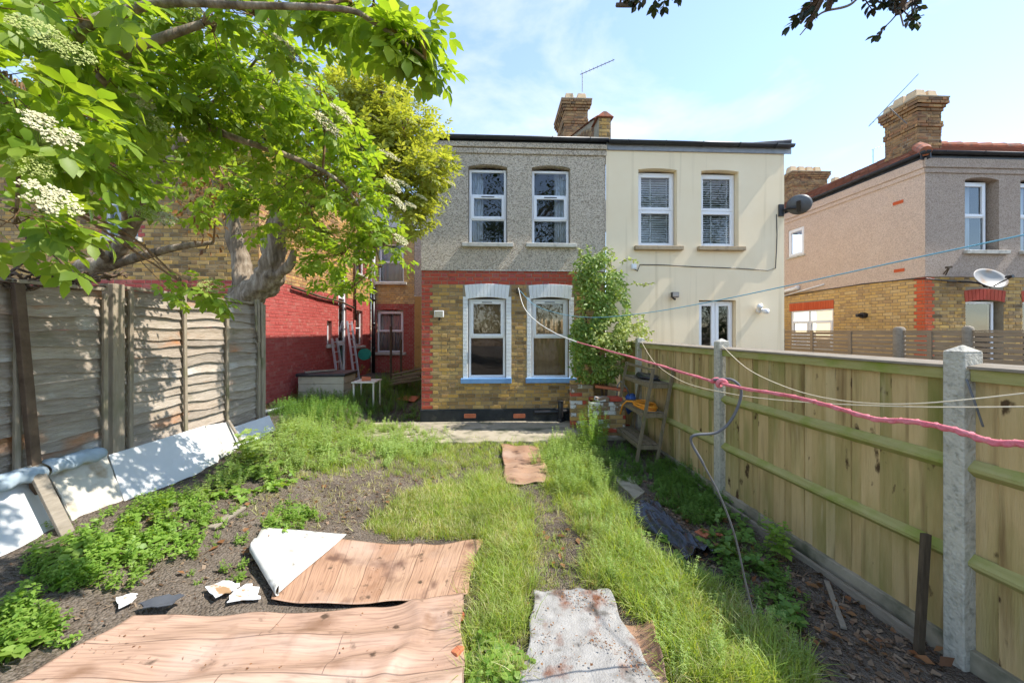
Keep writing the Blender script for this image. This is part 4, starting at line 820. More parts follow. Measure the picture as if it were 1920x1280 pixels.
mb = MB(); mb.pts([(-12.5, YF - .15, EAVE + .05), (XRED + .12, YF - .15, EAVE + .05), (XRED - 1.5, 12, EAVE + 1.5), (-12.5, 12, EAVE + 1.5), (XRED + .12, MY, EAVE + .05)], [(0, 1, 2, 3), (1, 4, 2)]); mb.build('roof', 'slate', red, solid=.03)
gutter(red, FL, YF - .1, MY, EAVE + .06, 'gutter_black', nb=5); gutter(red, FRF, -12.5, XRED + .1, EAVE + .06, 'gutter_black', nb=6)
mr = MB(); mr.pts([(-12.5, MY - .15, EAVE), (-2.95, MY - .15, EAVE), (-2.95, 18.5, EAVE + 2.6), (-12.5, 18.5, EAVE + 2.6)], [(0, 1, 2, 3)]); mr.build('main_roof', 'slate', red, solid=.04)
gutter(red, FM, XRED, -2.96, EAVE + .04, 'gutter_black', nb=3)
mb = MB(); mb.fb(FM, -2.95, GX0, -.03, -.001, 0, mz(783, 556)); mb.build('main_brick_pier', 'stock_brick_far', house)

# ------------------------------------------------------------------ closeboard fence with concrete posts (right)
AR = Vector((-.0487, 1, 0)).normalized(); NR = Vector((AR.y, -AR.x, 0)); FRR = Fr((2.81, 2.17, 0), AR, NR)
fence = empty('closeboard_fence', (2.7, 4, -.1), 'mossy closeboard timber fence with concrete posts along the right side', 'fence')
BAY = 2.26
def cpost(a, zt, w=.105, parent=fence, fr=FRR, zb=-.25, n0=-.07, n1=.06):
    m = MB(); m.fb(fr, a - w / 2, a + w / 2, n0, n1, zb, zt)
    c = fr.p(a, (n0 + n1) / 2, zt + .042); e = .001; q = [fr.p(a - w / 2 - e, n0 - e, zt), fr.p(a + w / 2 + e, n0 - e, zt), fr.p(a + w / 2 + e, n1 + e, zt), fr.p(a - w / 2 - e, n1 + e, zt)]
    m.pts(q + [c], [(0, 1, 4), (1, 2, 4), (2, 3, 4), (3, 0, 4)]); return m.build('concrete_post', 'concrete_post', parent, bevel=.008)
for a in (-BAY, 0, BAY, 2 * BAY): cpost(a, 1.765 + random.uniform(-.01, .02))
R = random.Random(9); bm = []
for k in range(6):
    w = .128; L_ = 1.64; m = MB(); nseg = 5
    for i in range(nseg + 1):
        z = L_ * i / nseg; j = R.uniform(-.0015, .0015); m.v += [(0 + j, 0, z), (w + j, .004, z), (w + j, .016, z), (0 + j, .02, z)]
    for i in range(nseg):
        b = i * 4
        for q in range(4): m.f.append((b + q, b + (q + 1) % 4, b + 4 + (q + 1) % 4, b + 4 + q))
    m.f += [(0, 3, 2, 1), (nseg * 4, nseg * 4 + 1, nseg * 4 + 2, nseg * 4 + 3)]
    me = m.mesh('fence_board'); me.materials.append(MATS['green_stained_board']); bm.append(me)
rotR = Matrix((AR, NR, Vector((0, 0, 1)))).transposed().to_4x4()
for bay in range(-1, 3):
    a0 = bay * BAY + .055; a1 = (bay + 1) * BAY - .055
    if bay == 2: a1 = a0 + .9
    n = round((a1 - a0) / .108); st = (a1 - a0 - .02) / n
    for i in range(n):
        o = bpy.data.objects.new('fence_board', bm[R.randrange(6)]); COL.objects.link(o); o.parent = fence
        p = Vector(FRR.p(a0 + i * st, R.uniform(-.003, .006) + (.010 if i % 2 else 0), .03 + R.uniform(-.006, .006)))
        o.matrix_local = Matrix.Translation(p - wloc(fence)) @ rotR @ Matrix.Rotation(R.uniform(-.004, .004), 4, 'Y') @ Matrix.Rotation(-.06, 4, 'Z')
    for z in (1.095, .545):
        sag = R.uniform(-.012, .012); m = MB(); k = 6
        for i in range(k + 1):
            a = a0 - .01 + (a1 - a0 + .02) * i / k; dz = sag * math.sin(math.pi * i / k); m.v += [FRR.p(a, -.045, z - .012 + dz), FRR.p(a, -.045, z + .008 + dz), FRR.p(a, -.001, z + .05 + dz), FRR.p(a, -.001, z - .05 + dz)]
        for i in range(k):
            b = i * 4
            for q in range(4): m.f.append((b + q, b + (q + 1) % 4, b + 4 + (q + 1) % 4, b + 4 + q))
        m.f += [(0, 3, 2, 1), (k * 4, k * 4 + 1, k * 4 + 2, k * 4 + 3)]; m.build('arris_rail', 'mossy_rail', fence)
    m = MB(); m.fb(FRR, a0, a1, -.035, -.004, 1.605, 1.675); m.build('top_rail', 'mossy_rail', fence, bevel=.004)
    m = MB(); m.hexa([FRR.p(a0, -.055, 1.676), FRR.p(a1, -.055, 1.676), FRR.p(a1, .06, 1.690), FRR.p(a0, .06, 1.690), FRR.p(a0, -.055, 1.694), FRR.p(a1, -.055, 1.694), FRR.p(a1, .06, 1.712), FRR.p(a0, .06, 1.712)]); m.build('capping', 'grey_timber', fence, bevel=.003)
    m = MB(); m.fb(FRR, a0 - .02, a1 + .02, -.03, .03, -.25, .035); m.build('gravel_board', 'concrete_slab', fence, bevel=.006)
    m = MB(); m.fb(FRR, a0 + .1, a1 - .15, -.115, -.085, -.25, -.03 + .0); m.build('edging_board', 'grey_timber', fence, bevel=.004)
# loose dark stake against the near post
p = Vector(FRR.p(.10, -.17, -.1)); m = MB(); m.bar(p, Vector(FRR.p(.115, -.10, .63)), .05, .03, AR); tag(m.build('wooden_stake', 'dark_timber', bevel=.004), 'dark wooden stake standing against the nearest concrete post', 'stake')

# ------------------------------------------------------------------ slatted fence of the next garden
slat = empty('slatted_fence', (7.67, 7, 0), 'horizontal slatted timber fence beyond the mossy fence', 'fence'); XS = 7.67
FSL = Fr((XS, 0, 0), (0, 1, 0), (1, 0, 0)); R = random.Random(4)
ends = [onX(1466, 640, XS).y, onX(1686, 640, XS).y, onX(1815, 640, XS).y, onX(1815, 640, XS).y - 1.9]
for i in range(3):
    y1, y0 = ends[i], ends[i + 1]
    for k in range(19):
        z = .32 + k * .083; m = MB(); m.fb(FSL, y0 + .06, y1 - .06, -.008 + R.uniform(-.003, .003), .012, z, z + .062 + R.uniform(-.003, .003)); m.build('slat', 'slat_timber', slat)
    for t in (1 / 3, 2 / 3) if i == 0 else (.5,): m = MB(); y = y0 + (y1 - y0) * t; m.fb(FSL, y - .035, y + .035, -.035, -.0085, .3, 1.885); m.build('batten', 'slat_timber', slat)
    m = MB(); m.fb(FSL, y0 + .06, y1 - .06, -.02, .03, 1.886, 1.91); m.build('top_cap', 'slat_timber', slat)
for i, y in enumerate(ends[:3]):
    m = MB(); r = .07 if i != 1 else .09; m.tube([(XS, y, -.2), (XS, y, 1.93), (XS, y, 1.965), (XS, y, 1.98)], [r, r, r * .75, r * .3], 10); m.build('round_post', 'grey_timber', slat, smooth=True)

# ------------------------------------------------------------------ old waney-lap fence on the left
lap = empty('lap_fence', (XL, 3.6, .45), 'weathered overlap timber fence under the elder tree on the left', 'fence')
FLL = Fr((XL, 0, 0), (0, 1, 0), (-1, 0, 0)); R = random.Random(12)
PY0, PY1, PLEN = 3.36, 5.19, 1.83
lm = []
for k in range(9):
    m = MB(); n = 26; ph = R.random() * 9
    for i in range(n + 1):
        t = i / n; y = t * PLEN; wv = mnoise.noise(Vector((y * 2.6 + k * 7, ph, 0))) * .034 + mnoise.noise(Vector((y * 9 + k * 7, ph, 3))) * .006; bow = mnoise.noise(Vector((y * 2.0, ph, 8))) * .008
        zt, zb = .062, -.058 + wv
        m.v += [(.006 - .0, y, zt), (.010 + bow, y, 0), (.026 + bow, y, zb), (.014 + bow, y, zb), (.0, y, zt)]
    for i in range(n):
        b = i * 5
        for q in range(5): m.f.append((b + q, b + (q + 1) % 5, b + 5 + (q + 1) % 5, b + 5 + q))
    m.f += [(0, 4, 3, 2, 1), tuple(n * 5 + q for q in range(5))]
    me = m.mesh('lap_board'); me.materials.append(MATS['weathered_lap']); lm.append(me)
def lap_panel(y0, ztop, skew, rowsn, nb):
    pan = MB(); pan.fb(FLL, y0, y0 + PLEN, .03, .05, ztop - .05, ztop - .01); po = pan.build('fence_panel', 'weathered_post', lap, bevel=.004)
    for k in range(rowsn):
        o = bpy.data.objects.new('lap_board', lm[R.randrange(9)]); COL.objects.link(o); o.parent = po
        z = ztop - .085 - k * .093; o.matrix_local = Matrix.Translation(Vector((XL - .02 + R.uniform(-.003, .003), y0, z)) - wloc(po)) @ Matrix.Rotation(skew + R.uniform(-.014, .014), 4, 'X') @ Matrix.Rotation(R.uniform(-.10, .03), 4, 'Y')
    for t in nb:
        m = MB(); y = y0 + PLEN * t; j = R.uniform(-.015, .015); m.bar((XL + .028, y + j, ztop - .01), (XL + .034, y - j, ztop - 1.83), .035, .02, (1, 0, 0)); m.build('batten', 'weathered_post', po, bevel=.003)
    m = MB(); m.bar((XL + .005, y0, ztop + .005), (XL + .005, y0 + PLEN, ztop + .005 + skew * PLEN), .05, .025, (0, 0, 1)); m.build('capping', 'weathered_post', po, bevel=.004)
lap_panel(PY0, 2.255, -.006, 20, (.015, .33, .66, .985))
lap_panel(PY0 - .16 - PLEN, 2.20, .012, 20, (.015, .35, .68, .985))
for y, zt, w in ((PY0 - .08, 2.28, .10), (PY1 + .07, 2.25, .075)):
    m = MB(); m.box(XL - .07, XL + .04, y - w / 2, y + w / 2, .2, zt); m.build('fence_post', 'weathered_post', lap, bevel=.006)
m = MB(); m.bar((XL + .05, 2.60, 2.20), (XL + .10, 2.68, .62), .055, .035, (1, 0, 0)); m.build('rusty_brace', 'dead_twig', lap, bevel=.004)
for y0, z0, z1 in ((5.04, 2.30, 1.9), (5.10, 2.29, 1.75), (5.17, 2.27, 1.55)):
    m = MB(); m.bar((XL + .06, y0, z0), (XL + .065, y0 + .01, z1), .035, .008, (1, 0, 0)); m.build('splinter', 'weathered_post', lap)

# ------------------------------------------------------------------ boards leaning on the old fence
def sheet(name, corners, th, mat, label, cat, group=None, nrm=None, bevel=.003, jag=0, seed=0):
    c = [Vector(q) for q in corners]; n = (nrm and Vector(nrm)) or (c[1] - c[0]).cross(c[-1] - c[0]).normalized()
    if jag:
        R = random.Random(seed); p2 = []
        for i in range(len(c)):
            a, b = c[i], c[(i + 1) % len(c)]; k = 7
            for j in range(k): p2.append(a.lerp(b, j / k) + Vector((R.uniform(-jag, jag), R.uniform(-jag, jag), R.uniform(-jag, jag) * .2)))
        c = p2
    m = MB(); m.prism(c, n * th); return tag(m.build(name, mat, bevel=bevel), label, cat, group)
def lean(tl, tr, br, bl, xt=XL + .05, xb=-2.77):
    """four picture corners of a board: top on the fence plane, foot on the soil"""
    P = lambda q, x: onX(q[0], q[1], x)
    a, b = P(tl, xt), P(tr, xt); d, c = P(bl, xb), P(br, xb)
    return [a, b, c, d]
def foot(v, dz=-.03): return Vector((v.x, v.y, min(v.z, gnd(v.x, v.y) + .0) + dz))
def lboard(name, q, th, mat, label, cat, **kw):
    a, b, c, d = q; c = foot(c); d = foot(d); return sheet(name, [a, b, c, d], th, mat, label, cat, **kw)
GB = 'boards leaning on the old fence'
lboard('leaning_board', lean((-120, 945), (72, 897), (112, 1012), (-60, 1078)), .012, 'white_board', 'white board at the near end of the leaning row, by the picture edge', 'board', group=GB)
lboard('leaning_board', lean((88, 885), (198, 848), (242, 950), (150, 990)), .014, 'beige_board', 'stained beige board between the plank and the biggest white board', 'board', group=GB, jag=.006, seed=4)
lboard('leaning_board', lean((204, 852), (385, 797), (412, 862), (242, 952), xb=-2.74), .012, 'white_board', 'biggest clean white board leaning on the old fence', 'board', group=GB)
lboard('leaning_board', lean((386, 797), (432, 790), (455, 855), (412, 868), xt=XL + .07), .012, 'lino_back', 'narrow grey-white board right of the biggest white board', 'board', group=GB)
lboard('leaning_board', lean((438, 800), (505, 778), (520, 806), (448, 836), xt=XL + .06, xb=-2.80), .012, 'white_board', 'white board at the far end of the leaning row', 'board', group=GB)
for (x0, y0, x1, y1, lab) in ((62, 872, 132, 1004, 'weathered grey plank leaning beside the stained beige board'), (428, 788, 470, 852, 'thin brown batten leaning near the far end of the boards')):
    a = onX(x0, y0, XL + .09); b = foot(onX(x1, y1, -2.68)); m = MB(); wd = .075 if x0 < 100 else .03; m.bar(a, b, wd, .022, (1, 0, 1)); tag(m.build('leaning_plank', 'grey_timber', bevel=.004), lab, 'plank')
for (x0, y0, x1, y1, lab) in ((-60, 925, 74, 886, 'blue-grey rolled sheet on top of the nearest white board'), (80, 882, 186, 850, 'blue-grey rolled sheet above the stained beige board')):
    a, b = onX(x0, y0, XL + .09), onX(x1, y1, XL + .09); m = MB(); n = 14; k = 9
    for i in range(n + 1):
        p = a.lerp(b, i / n)
        for j in range(k):
            t = -.6 + 3.0 * j / (k - 1); rr = .055 + .008 * math.sin(i * 1.3 + j); m.v.append((p.x + rr * math.cos(t), p.y, p.z + rr * math.sin(t) + .006 * math.sin(i * .9)))
    m.f = [(i * k + j, i * k + j + 1, (i + 1) * k + j + 1, (i + 1) * k + j) for i in range(n) for j in range(k - 1)]
    tag(m.build('rolled_sheet', 'blue_grey_sheet', smooth=True, solid=.005), lab, 'sheet')

# ------------------------------------------------------------------ vinyl flooring on the ground
def drape(name, quad, mat, label, nu=60, nv=40, wr=None, up=.014, th=.003, rough=.01, edge=0, uvdir=0, group=None):
    """flexible sheet laid on the ground between four picture corners (tl, tr, br, bl)"""
    c = [onG(*q) for q in quad]; m = MB(); m.uv = []; Lu = (c[1] - c[0]).length; Lv = (c[3] - c[0]).length
    for j in range(nv + 1):
        for i in range(nu + 1):
            s, t = i / nu, j / nv; p = (c[0].lerp(c[1], s)).lerp(c[3].lerp(c[2], s), t)
            if edge:
                ex = edge * mnoise.noise(Vector((t * 3, s * .5, 5))) * (max(0, abs(s - .5) * 2 - .8) / .2); ey = edge * mnoise.noise(Vector((s * 3.5, t * .5, 1))) * (max(0, abs(t - .5) * 2 - .8) / .2)
                p = p + Vector((ex, ey, 0))
            z = gz(p.x, p.y) + .02 + up + rough * mnoise.noise(Vector((p.x * 4, p.y * 4, 2)))
            if wr: z += wr(s, t)
            m.v.append((p.x, p.y, max(z, gnd(p.x, p.y) + .006))); m.uv.append((s * Lu, t * Lv) if not uvdir else (t * Lv, s * Lu))
    m.f = [(j * (nu + 1) + i, j * (nu + 1) + i + 1, (j + 1) * (nu + 1) + i + 1, (j + 1) * (nu + 1) + i) for j in range(nv) for i in range(nu)][::1]
    return tag(m.build(name, mat, smooth=True, solid=th), label, 'flooring', group)
drape('vinyl_sheet', [(560, 1012), (906, 1016), (872, 1122), (508, 1136)], 'lino_plank', 'middle sheet of brown plank-print vinyl with a folded white corner', wr=lambda s, t: .012 * max(0, math.sin(s * 9 + t * 2)) + .006 * math.sin(t * 13 + s * 5), edge=.04, uvdir=1)
def wr_big(s, t):
    r1 = .040 * math.exp(-((t - .30 - .12 * (s - .4)) / .07) ** 2) * sst(.15, .4, s) * (1 - sst(.75, .95, s))
    r2 = .050 * math.exp(-((t - .62 + .35 * (s - .5)) / .09) ** 2) * sst(.2, .45, s) * (1 - sst(.8, 1, s))
    r3 = .025 * math.exp(-((t - .85 + .15 * s) / .06) ** 2)
    r4 = .02 * math.exp(-((s - .8 - .05 * math.sin(t * 6)) / .03) ** 2)
    return r1 + r2 + r3 + r4 + .006 * math.sin(s * 23 + t * 9) + .012 * mnoise.noise(Vector((s * 7, t * 5, 1)))
drape('vinyl_sheet', [(250, 1172), (868, 1122), (872, 1400), (-160, 1400)], 'lino_faded', 'largest faded and rippled vinyl sheet at the bottom of the picture', nu=110, nv=70, wr=wr_big, edge=.05, up=.03)
drape('vinyl_sheet', [(938, 838), (1008, 842), (1038, 910), (950, 914)], 'lino_plank', 'small vinyl offcut lying in the grass near the patio', nu=26, nv=20, edge=.05, wr=lambda s, t: .008 * math.sin(s * 11 + t * 7), up=.03)
drape('vinyl_sheet', [(1150, 1175), (1222, 1180), (1262, 1330), (1180, 1330)], 'lino_plank', 'brown vinyl strip curling up beside the crumbling grey mat', nu=20, nv=24, wr=lambda s, t: .07 * max(0, s - .55) ** 1.3 * 3 * (.6 + .4 * math.sin(t * 5)), up=.005, edge=.03)
m_ = drape('grey_mat', [(1000, 1116), (1142, 1116), (1245, 1320), (978, 1320)], 'mat_grey', 'crumbling grey mat covered with brown litter in the grass', nu=50, nv=50, edge=.06, up=.022, rough=.02, wr=lambda s, t: .008 * mnoise.noise(Vector((s * 9, t * 9, 3))), th=.012); m_['category'] = 'mat'
# turned-over white corner of the middle sheet
c_ = {k: onG(*v) for k, v in dict(A=(492, 1002), B=(650, 1014), C=(516, 1134), D=(468, 1050)).items()}
m = MB(); nu, nv = 24, 20; top = lambda s: (c_['A'].lerp(c_['B'], min(1, s * 1.6)) if s < .625 else c_['B'].lerp(c_['C'], (s - .625) / .375 * .97))
for j in range(nv + 1):
    for i in range(nu + 1):
        s, t = i / nu, j / nv; e0 = c_['D'].lerp(c_['C'], s); e1 = top(s)
        if t < .25: ang = t / .25 * math.pi; rr = .032; d = (e1 - e0); d.z = 0; d = d.normalized() if d.length > .01 else Vector((1, 0, 0)); p = e0 + d * (rr - rr * math.sin(ang)) ; dz = rr * (1 - math.cos(ang)) + .02
        else:
            q = (t - .25) / .75; d = (e1 - e0); dd = Vector((d.x, d.y, 0)); dn = dd.normalized() if dd.length > .01 else Vector((1, 0, 0)); p = e0 + dn * .032; p = p.lerp(e1, q); dz = .084 - .048 * sst(0, .6, q) + .008 * mnoise.noise(Vector((s * 5, q * 5, 2)))
        m.v.append((p.x, p.y, gz(p.x, p.y) + .02 + dz))
m.f = [(j * (nu + 1) + i, j * (nu + 1) + i + 1, (j + 1) * (nu + 1) + i + 1, (j + 1) * (nu + 1) + i) for j in range(nv) for i in range(nu)]
fold = m.build('folded_corner', 'lino_back', smooth=True, solid=.003)
vs_ = [o for o in COL.objects if o.name.startswith('vinyl_sheet') and 'middle' in o.get('label', '')][0]; fold.parent = vs_; fold['label'] = 'turned-over white backing of the vinyl'
def scrap(name, pts, mat, label, cat, th=.006, up=.03, jag=.012, seed=0, group=None, curl=0):
    R = random.Random(seed); P = []
    for i in range(len(pts)):
        a, b = pts[i], pts[(i + 1) % len(pts)]
        for j in range(4):
            t = j / 4; P.append((a[0] + (b[0] - a[0]) * t, a[1] + (b[1] - a[1]) * t))
    W = [onG(*q) for q in P]; W = [Vector((v.x + R.uniform(-jag, jag), v.y + R.uniform(-jag, jag), gz(v.x, v.y) + up + R.uniform(0, curl))) for v in W]
    m = MB(); m.prism(W, (0, 0, th)); return tag(m.build(name, mat, bevel=.001, seg=1), label, cat, group)
scrap('paper_scrap', [(385, 1112), (430, 1096), (452, 1108), (428, 1122), (400, 1132)], 'white_scrap', 'torn white scrap left of the folded vinyl corner, upper piece', 'scrap', seed=1, group='torn white scraps on the soil')
scrap('paper_scrap', [(432, 1122), (462, 1104), (486, 1112), (484, 1134), (425, 1140)], 'white_scrap', 'torn white scrap touching the folded vinyl corner', 'scrap', seed=2, group='torn white scraps on the soil')
scrap('paper_scrap', [(219, 1132), (256, 1124), (252, 1140), (222, 1150)], 'white_scrap', 'small torn white scrap left of the dark slate piece', 'scrap', seed=3, group='torn white scraps on the soil')
scrap('slate_piece', [(264, 1148), (300, 1134), (346, 1131), (318, 1152), (270, 1160)], 'slate_scrap', 'dark slate piece lying at the edge of the big vinyl sheet', 'slate', seed=4, up=.05)
def rubble(px, py, sx, sy, sz_, mat, label, cat, rot=0, seed=0, up=0, name='broken_brick', group=None):
    R = random.Random(seed); p = onG(px, py); c = []
    for (x, y, z) in ((-1, -1, 0), (1, -1, 0), (1, 1, 0), (-1, 1, 0), (-1, -1, 1), (1, -1, 1), (1, 1, 1), (-1, 1, 1)):
        q = Vector((x * sx / 2 * R.uniform(.75, 1.05), y * sy / 2 * R.uniform(.75, 1.05), z * sz_ * R.uniform(.7, 1.05) - .01)); q.rotate(Matrix.Rotation(rot, 3, 'Z')); c.append(p + q + Vector((0, 0, up)))
    m = MB(); m.hexa(c); return tag(m.build(name, mat, bevel=.008), label, cat, group)
rubble(862, 1162, .06, .05, .05, 'terracotta', 'small orange brick fragment on the right edge of the faded vinyl sheet', 'brick', .4, 1, .02)
rubble(857, 1237, .075, .06, .06, 'terracotta', 'orange brick fragment nearest the camera beside the faded vinyl sheet', 'brick', 1.0, 2, .03)
rubble(1320, 1000, .16, .13, .03, 'terracotta', 'flat red tile shard on the dark soil beside the black bag', 'tile', .5, 3, .01, 'tile_shard')
rubble(1342, 1003, .13, .05, .02, 'terracotta', 'thin red tile shard right of the flat one on the dark soil', 'tile', -.3, 4, .02, 'tile_shard')
# crumpled black bin bag
b0 = onG(1200, 962); b1 = onG(1318, 1050); m = MB(); n, k = 70, 40; ax = (b1 - b0); side = Vector((-ax.y, ax.x, 0)).normalized()
for i in range(n + 1):
    for j in range(k + 1):
        s, t = i / n, j / k; wv = .20 + .05 * math.sin(s * 5 + 1) ; p = b0 + ax * s - side * (t - .5) * 2 * wv * (.7 if s < .15 else 1)
        h = .15 * math.sin(math.pi * t) ** .7 * (1 - .55 * s) * min(1, s * 9 + .2) ; nz_ = mnoise.noise(Vector((s * 4, t * 4, 4))) * .05 + abs(mnoise.noise(Vector((s * 3 + t * 2, t * 9 - s * 4, 1)))) * .07 + abs(mnoise.noise(Vector((s * 9, t * 14, 6)))) * .025
        m.v.append((p.x, p.y, gz(p.x, p.y) + .01 + max(0, h + nz_ * min(1, 4 * t * (1 - t) + .2))))
m.f = [(i * (k + 1) + j, i * (k + 1) + j + 1, (i + 1) * (k + 1) + j + 1, (i + 1) * (k + 1) + j) for i in range(n) for j in range(k)]
tag(m.build('plastic_bag', 'black_bag', smooth=True, solid=.002), 'crumpled black plastic bag on the soil at the grass edge', 'bag')
# planks and a flat stone in the soil
for (x0, y0, x1, y1, w_, lab) in ((395, 995, 455, 955, .06, 'half-buried plank in the soil left of the bare patch'), (1550, 1095, 1582, 1180, .035, 'split grey stick on the dark soil near the right fence')):
    a, b = onG(x0, y0), onG(x1, y1); m = MB(); m.bar(a + Vector((0, 0, .01)), b + Vector((0, 0, .015)), w_, .02); tag(m.build('loose_plank', 'grey_timber', bevel=.004), lab, 'plank')
scrap('edging_stone', [(1150, 898), (1178, 892), (1208, 925), (1190, 940)], 'concrete_slab', 'flat pale stone edging between the grass and the black bag', 'stone', th=.03, up=.0, seed=5)

# ------------------------------------------------------------------ leaning timber rack with hose
rack = empty('shelf_rack', (2.3, 6.0, -.05), 'leaning weathered timber shelf rack against the right fence', 'shelf')
LEAN = .185
def rk(x, y, z): return Vector((2.06 + x + LEAN * z, 5.5 + y, -.1 + z))
RH, RW, RD = 1.46, .30, 1.12
for x in (0, RW):
    for y in (0, RD): m = MB(); m.bar(rk(x, y, 0), rk(x, y, RH), .045, .03, (0, 1, 0)); m.build('leg', 'rack_timber', rack, bevel=.003)
for z in (.30, .76, 1.19):
    for x in (0, RW): m = MB(); m.bar(rk(x, .02, z), rk(x, RD - .02, z), .02, .06); m.build('shelf_rail', 'rack_timber', rack, bevel=.003)
    for y in (0, RD): m = MB(); m.bar(rk(.02, y, z), rk(RW - .02, y, z), .02, .06); m.build('shelf_end', 'rack_timber', rack, bevel=.003)
    for k in range(3): m = MB(); x = .05 + .1 * k; m.bar(rk(x, .02, z + .038), rk(x, RD - .02, z + .038), .088, .014); m.build('shelf_board', 'rack_timber', rack, bevel=.003)
m = MB(); m.bar(rk(0, 0.02, RH - .03), rk(0, RD - .02, RH - .03), .02, .04); m.build('top_rail', 'rack_timber', rack)
m = MB(); m.bar(rk(RW, 0.02, RH - .03), rk(RW, RD - .02, RH - .03), .02, .04); m.build('top_rail', 'rack_timber', rack)
m = MB(); P = []
for i in range(150):
    t = i / 150 * 4 * 2 * math.pi; rr = 1 + .08 * math.sin(t * 1.7); z = .80 + .018 * (i / 40) + .01 * math.sin(t * 2.3)
    P.append(rk(.15 + .13 * rr * math.cos(t), .42 + .30 * rr * math.sin(t), z))
P += [rk(-.02, .75, .84), rk(-.06, .8, .76), rk(-.05, .85, .6)]
m.tube(P, .014, 7); tag(m.build('garden_hose', 'hose_orange', smooth=True), 'coiled orange hose lying on the middle shelf of the rack', 'hose')
def lump(c, r, mat, seed, name, label, cat):
    R = random.Random(seed); m = MB(); n, k = 14, 10; m.v.append((c[0], c[1], c[2] + r[2]))
    for j in range(1, k):
        for i in range(n):
            t, a = math.pi * j / k, 2 * math.pi * i / n; v = Vector((math.sin(t) * math.cos(a), math.sin(t) * math.sin(a), math.cos(t))); q = 1 + .45 * mnoise.noise(v * 2 + Vector((seed, 0, 0))) + .2 * mnoise.noise(v * 5 + Vector((seed, 3, 0))); m.v.append((c[0] + v.x * r[0] * q, c[1] + v.y * r[1] * q, c[2] + v.z * r[2] * q))
    m.v.append((c[0], c[1], c[2] - r[2])); e = len(m.v) - 1
    for i in range(n): m.f.append((0, 1 + i, 1 + (i + 1) % n)); m.f.append((e, e - n + (i + 1) % n, e - n + i))
    for j in range(k - 2):
        for i in range(n): m.f.append((1 + j * n + i, 1 + (j + 1) * n + i, 1 + (j + 1) * n + (i + 1) % n, 1 + j * n + (i + 1) % n))
    return tag(m.build(name, mat, smooth=True), label, cat)
lump(atD(1182, 755, 6.9), (.13, .12, .16), 'blue_plastic', 3, 'blue_bag', 'blue plastic bag behind the timber rack', 'bag')
lump(rk(.16, .55, 1.27), (.14, .32, .05), 'black_bag', 5, 'folded_sheeting', 'dark folded sheeting on the top shelf of the rack', 'sheet')
# tubular chair frame lying behind the rack
cf = empty('chair_frame', atD(1160, 745, 7.0), 'bent grey tubular chair frame behind the brick planter', 'chair'); m = MB()
m.tube([atD(1156, 752, 7.0), atD(1158, 722, 7.0), atD(1164, 714, 7.0), atD(1176, 728, 6.9), atD(1182, 745, 6.9)], .014, 7); m.build('frame', 'grey_metal', cf, smooth=True)
m = MB(); m.tube([atD(1163, 750, 7.15), atD(1165, 722, 7.15), atD(1180, 736, 7.05)], .012, 7); m.build('brace', 'grey_metal', cf, smooth=True)
rubble(1134, 800, .34, .12, .62, 'stone_sill', 'grey rounded slab standing behind the brick planter', 'slab', .3, 8, 0, 'stone_slab')

# ------------------------------------------------------------------ broken brick planter
plant = empty('brick_planter', (1.8, 7.0, .05), 'crumbling low brick planter wall with flaking white paint', 'planter')
R = random.Random(6)
def brickpile(x0, x1, y0, y1, z0, z1, jag=0):
    core = MB(); core.box(x0 + .012, x1 - .012, y0 + .012, y1 - .012, z0, z1 - .05); co = core.build('planter_wall', 'mortar', plant)
    k = 0; z = z0
    while z < z1 - .03:
        x = x0 - (.1125 if k % 2 else 0)
        while x < x1:
            xa, xb = max(x, x0), min(x + .225, x1)
            if xb - xa > .05 and not (z > z1 - .16 and R.random() < jag):
                y = y0
                m = MB(); j = R.uniform(-.006, .006); m.box(xa + .005, xb - .005, y0 + j, y1 + j, z + .005, z + .07)
                mt = R.choice(['stock_brick', 'stock_brick', 'red_brick_piece', 'flaking_brick', 'flaking_brick'] if z > z1 - .3 else ['stock_brick', 'red_brick_piece', 'stock_brick', 'flaking_brick', 'stock_brick']); m.build('brick', mt, co, bevel=.005, seg=1)
            x += .225
        z += .075; k += 1
brickpile(1.42, 1.86, 7.05, 7.16, .08, .94, .2)
brickpile(1.66, 2.28, 6.52, 6.74, .0, .72, .35)
m = MB(); m.bar((1.88, 7.05, .88), (2.42, 6.9, .82), .2, .05); m.build('coping', 'terracotta', plant, bevel=.01)
for i, (x, y) in enumerate(((1142, 786), (1155, 780), (1150, 800), (1166, 795), (1172, 788), (1138, 800))):
    rubble(x, y + 22, .2, .1, .07, 'red_brick_piece', 'loose red brick ' + ('at the left of', 'at the back of', 'at the front of', 'at the right front of', 'at the far right of', 'lowest at the left in')[i] + ' the heap between planter and rack', 'brick', R.uniform(0, 3), 20 + i, .02 + .05 * (i % 3), 'loose_brick', 'loose bricks behind the rack')

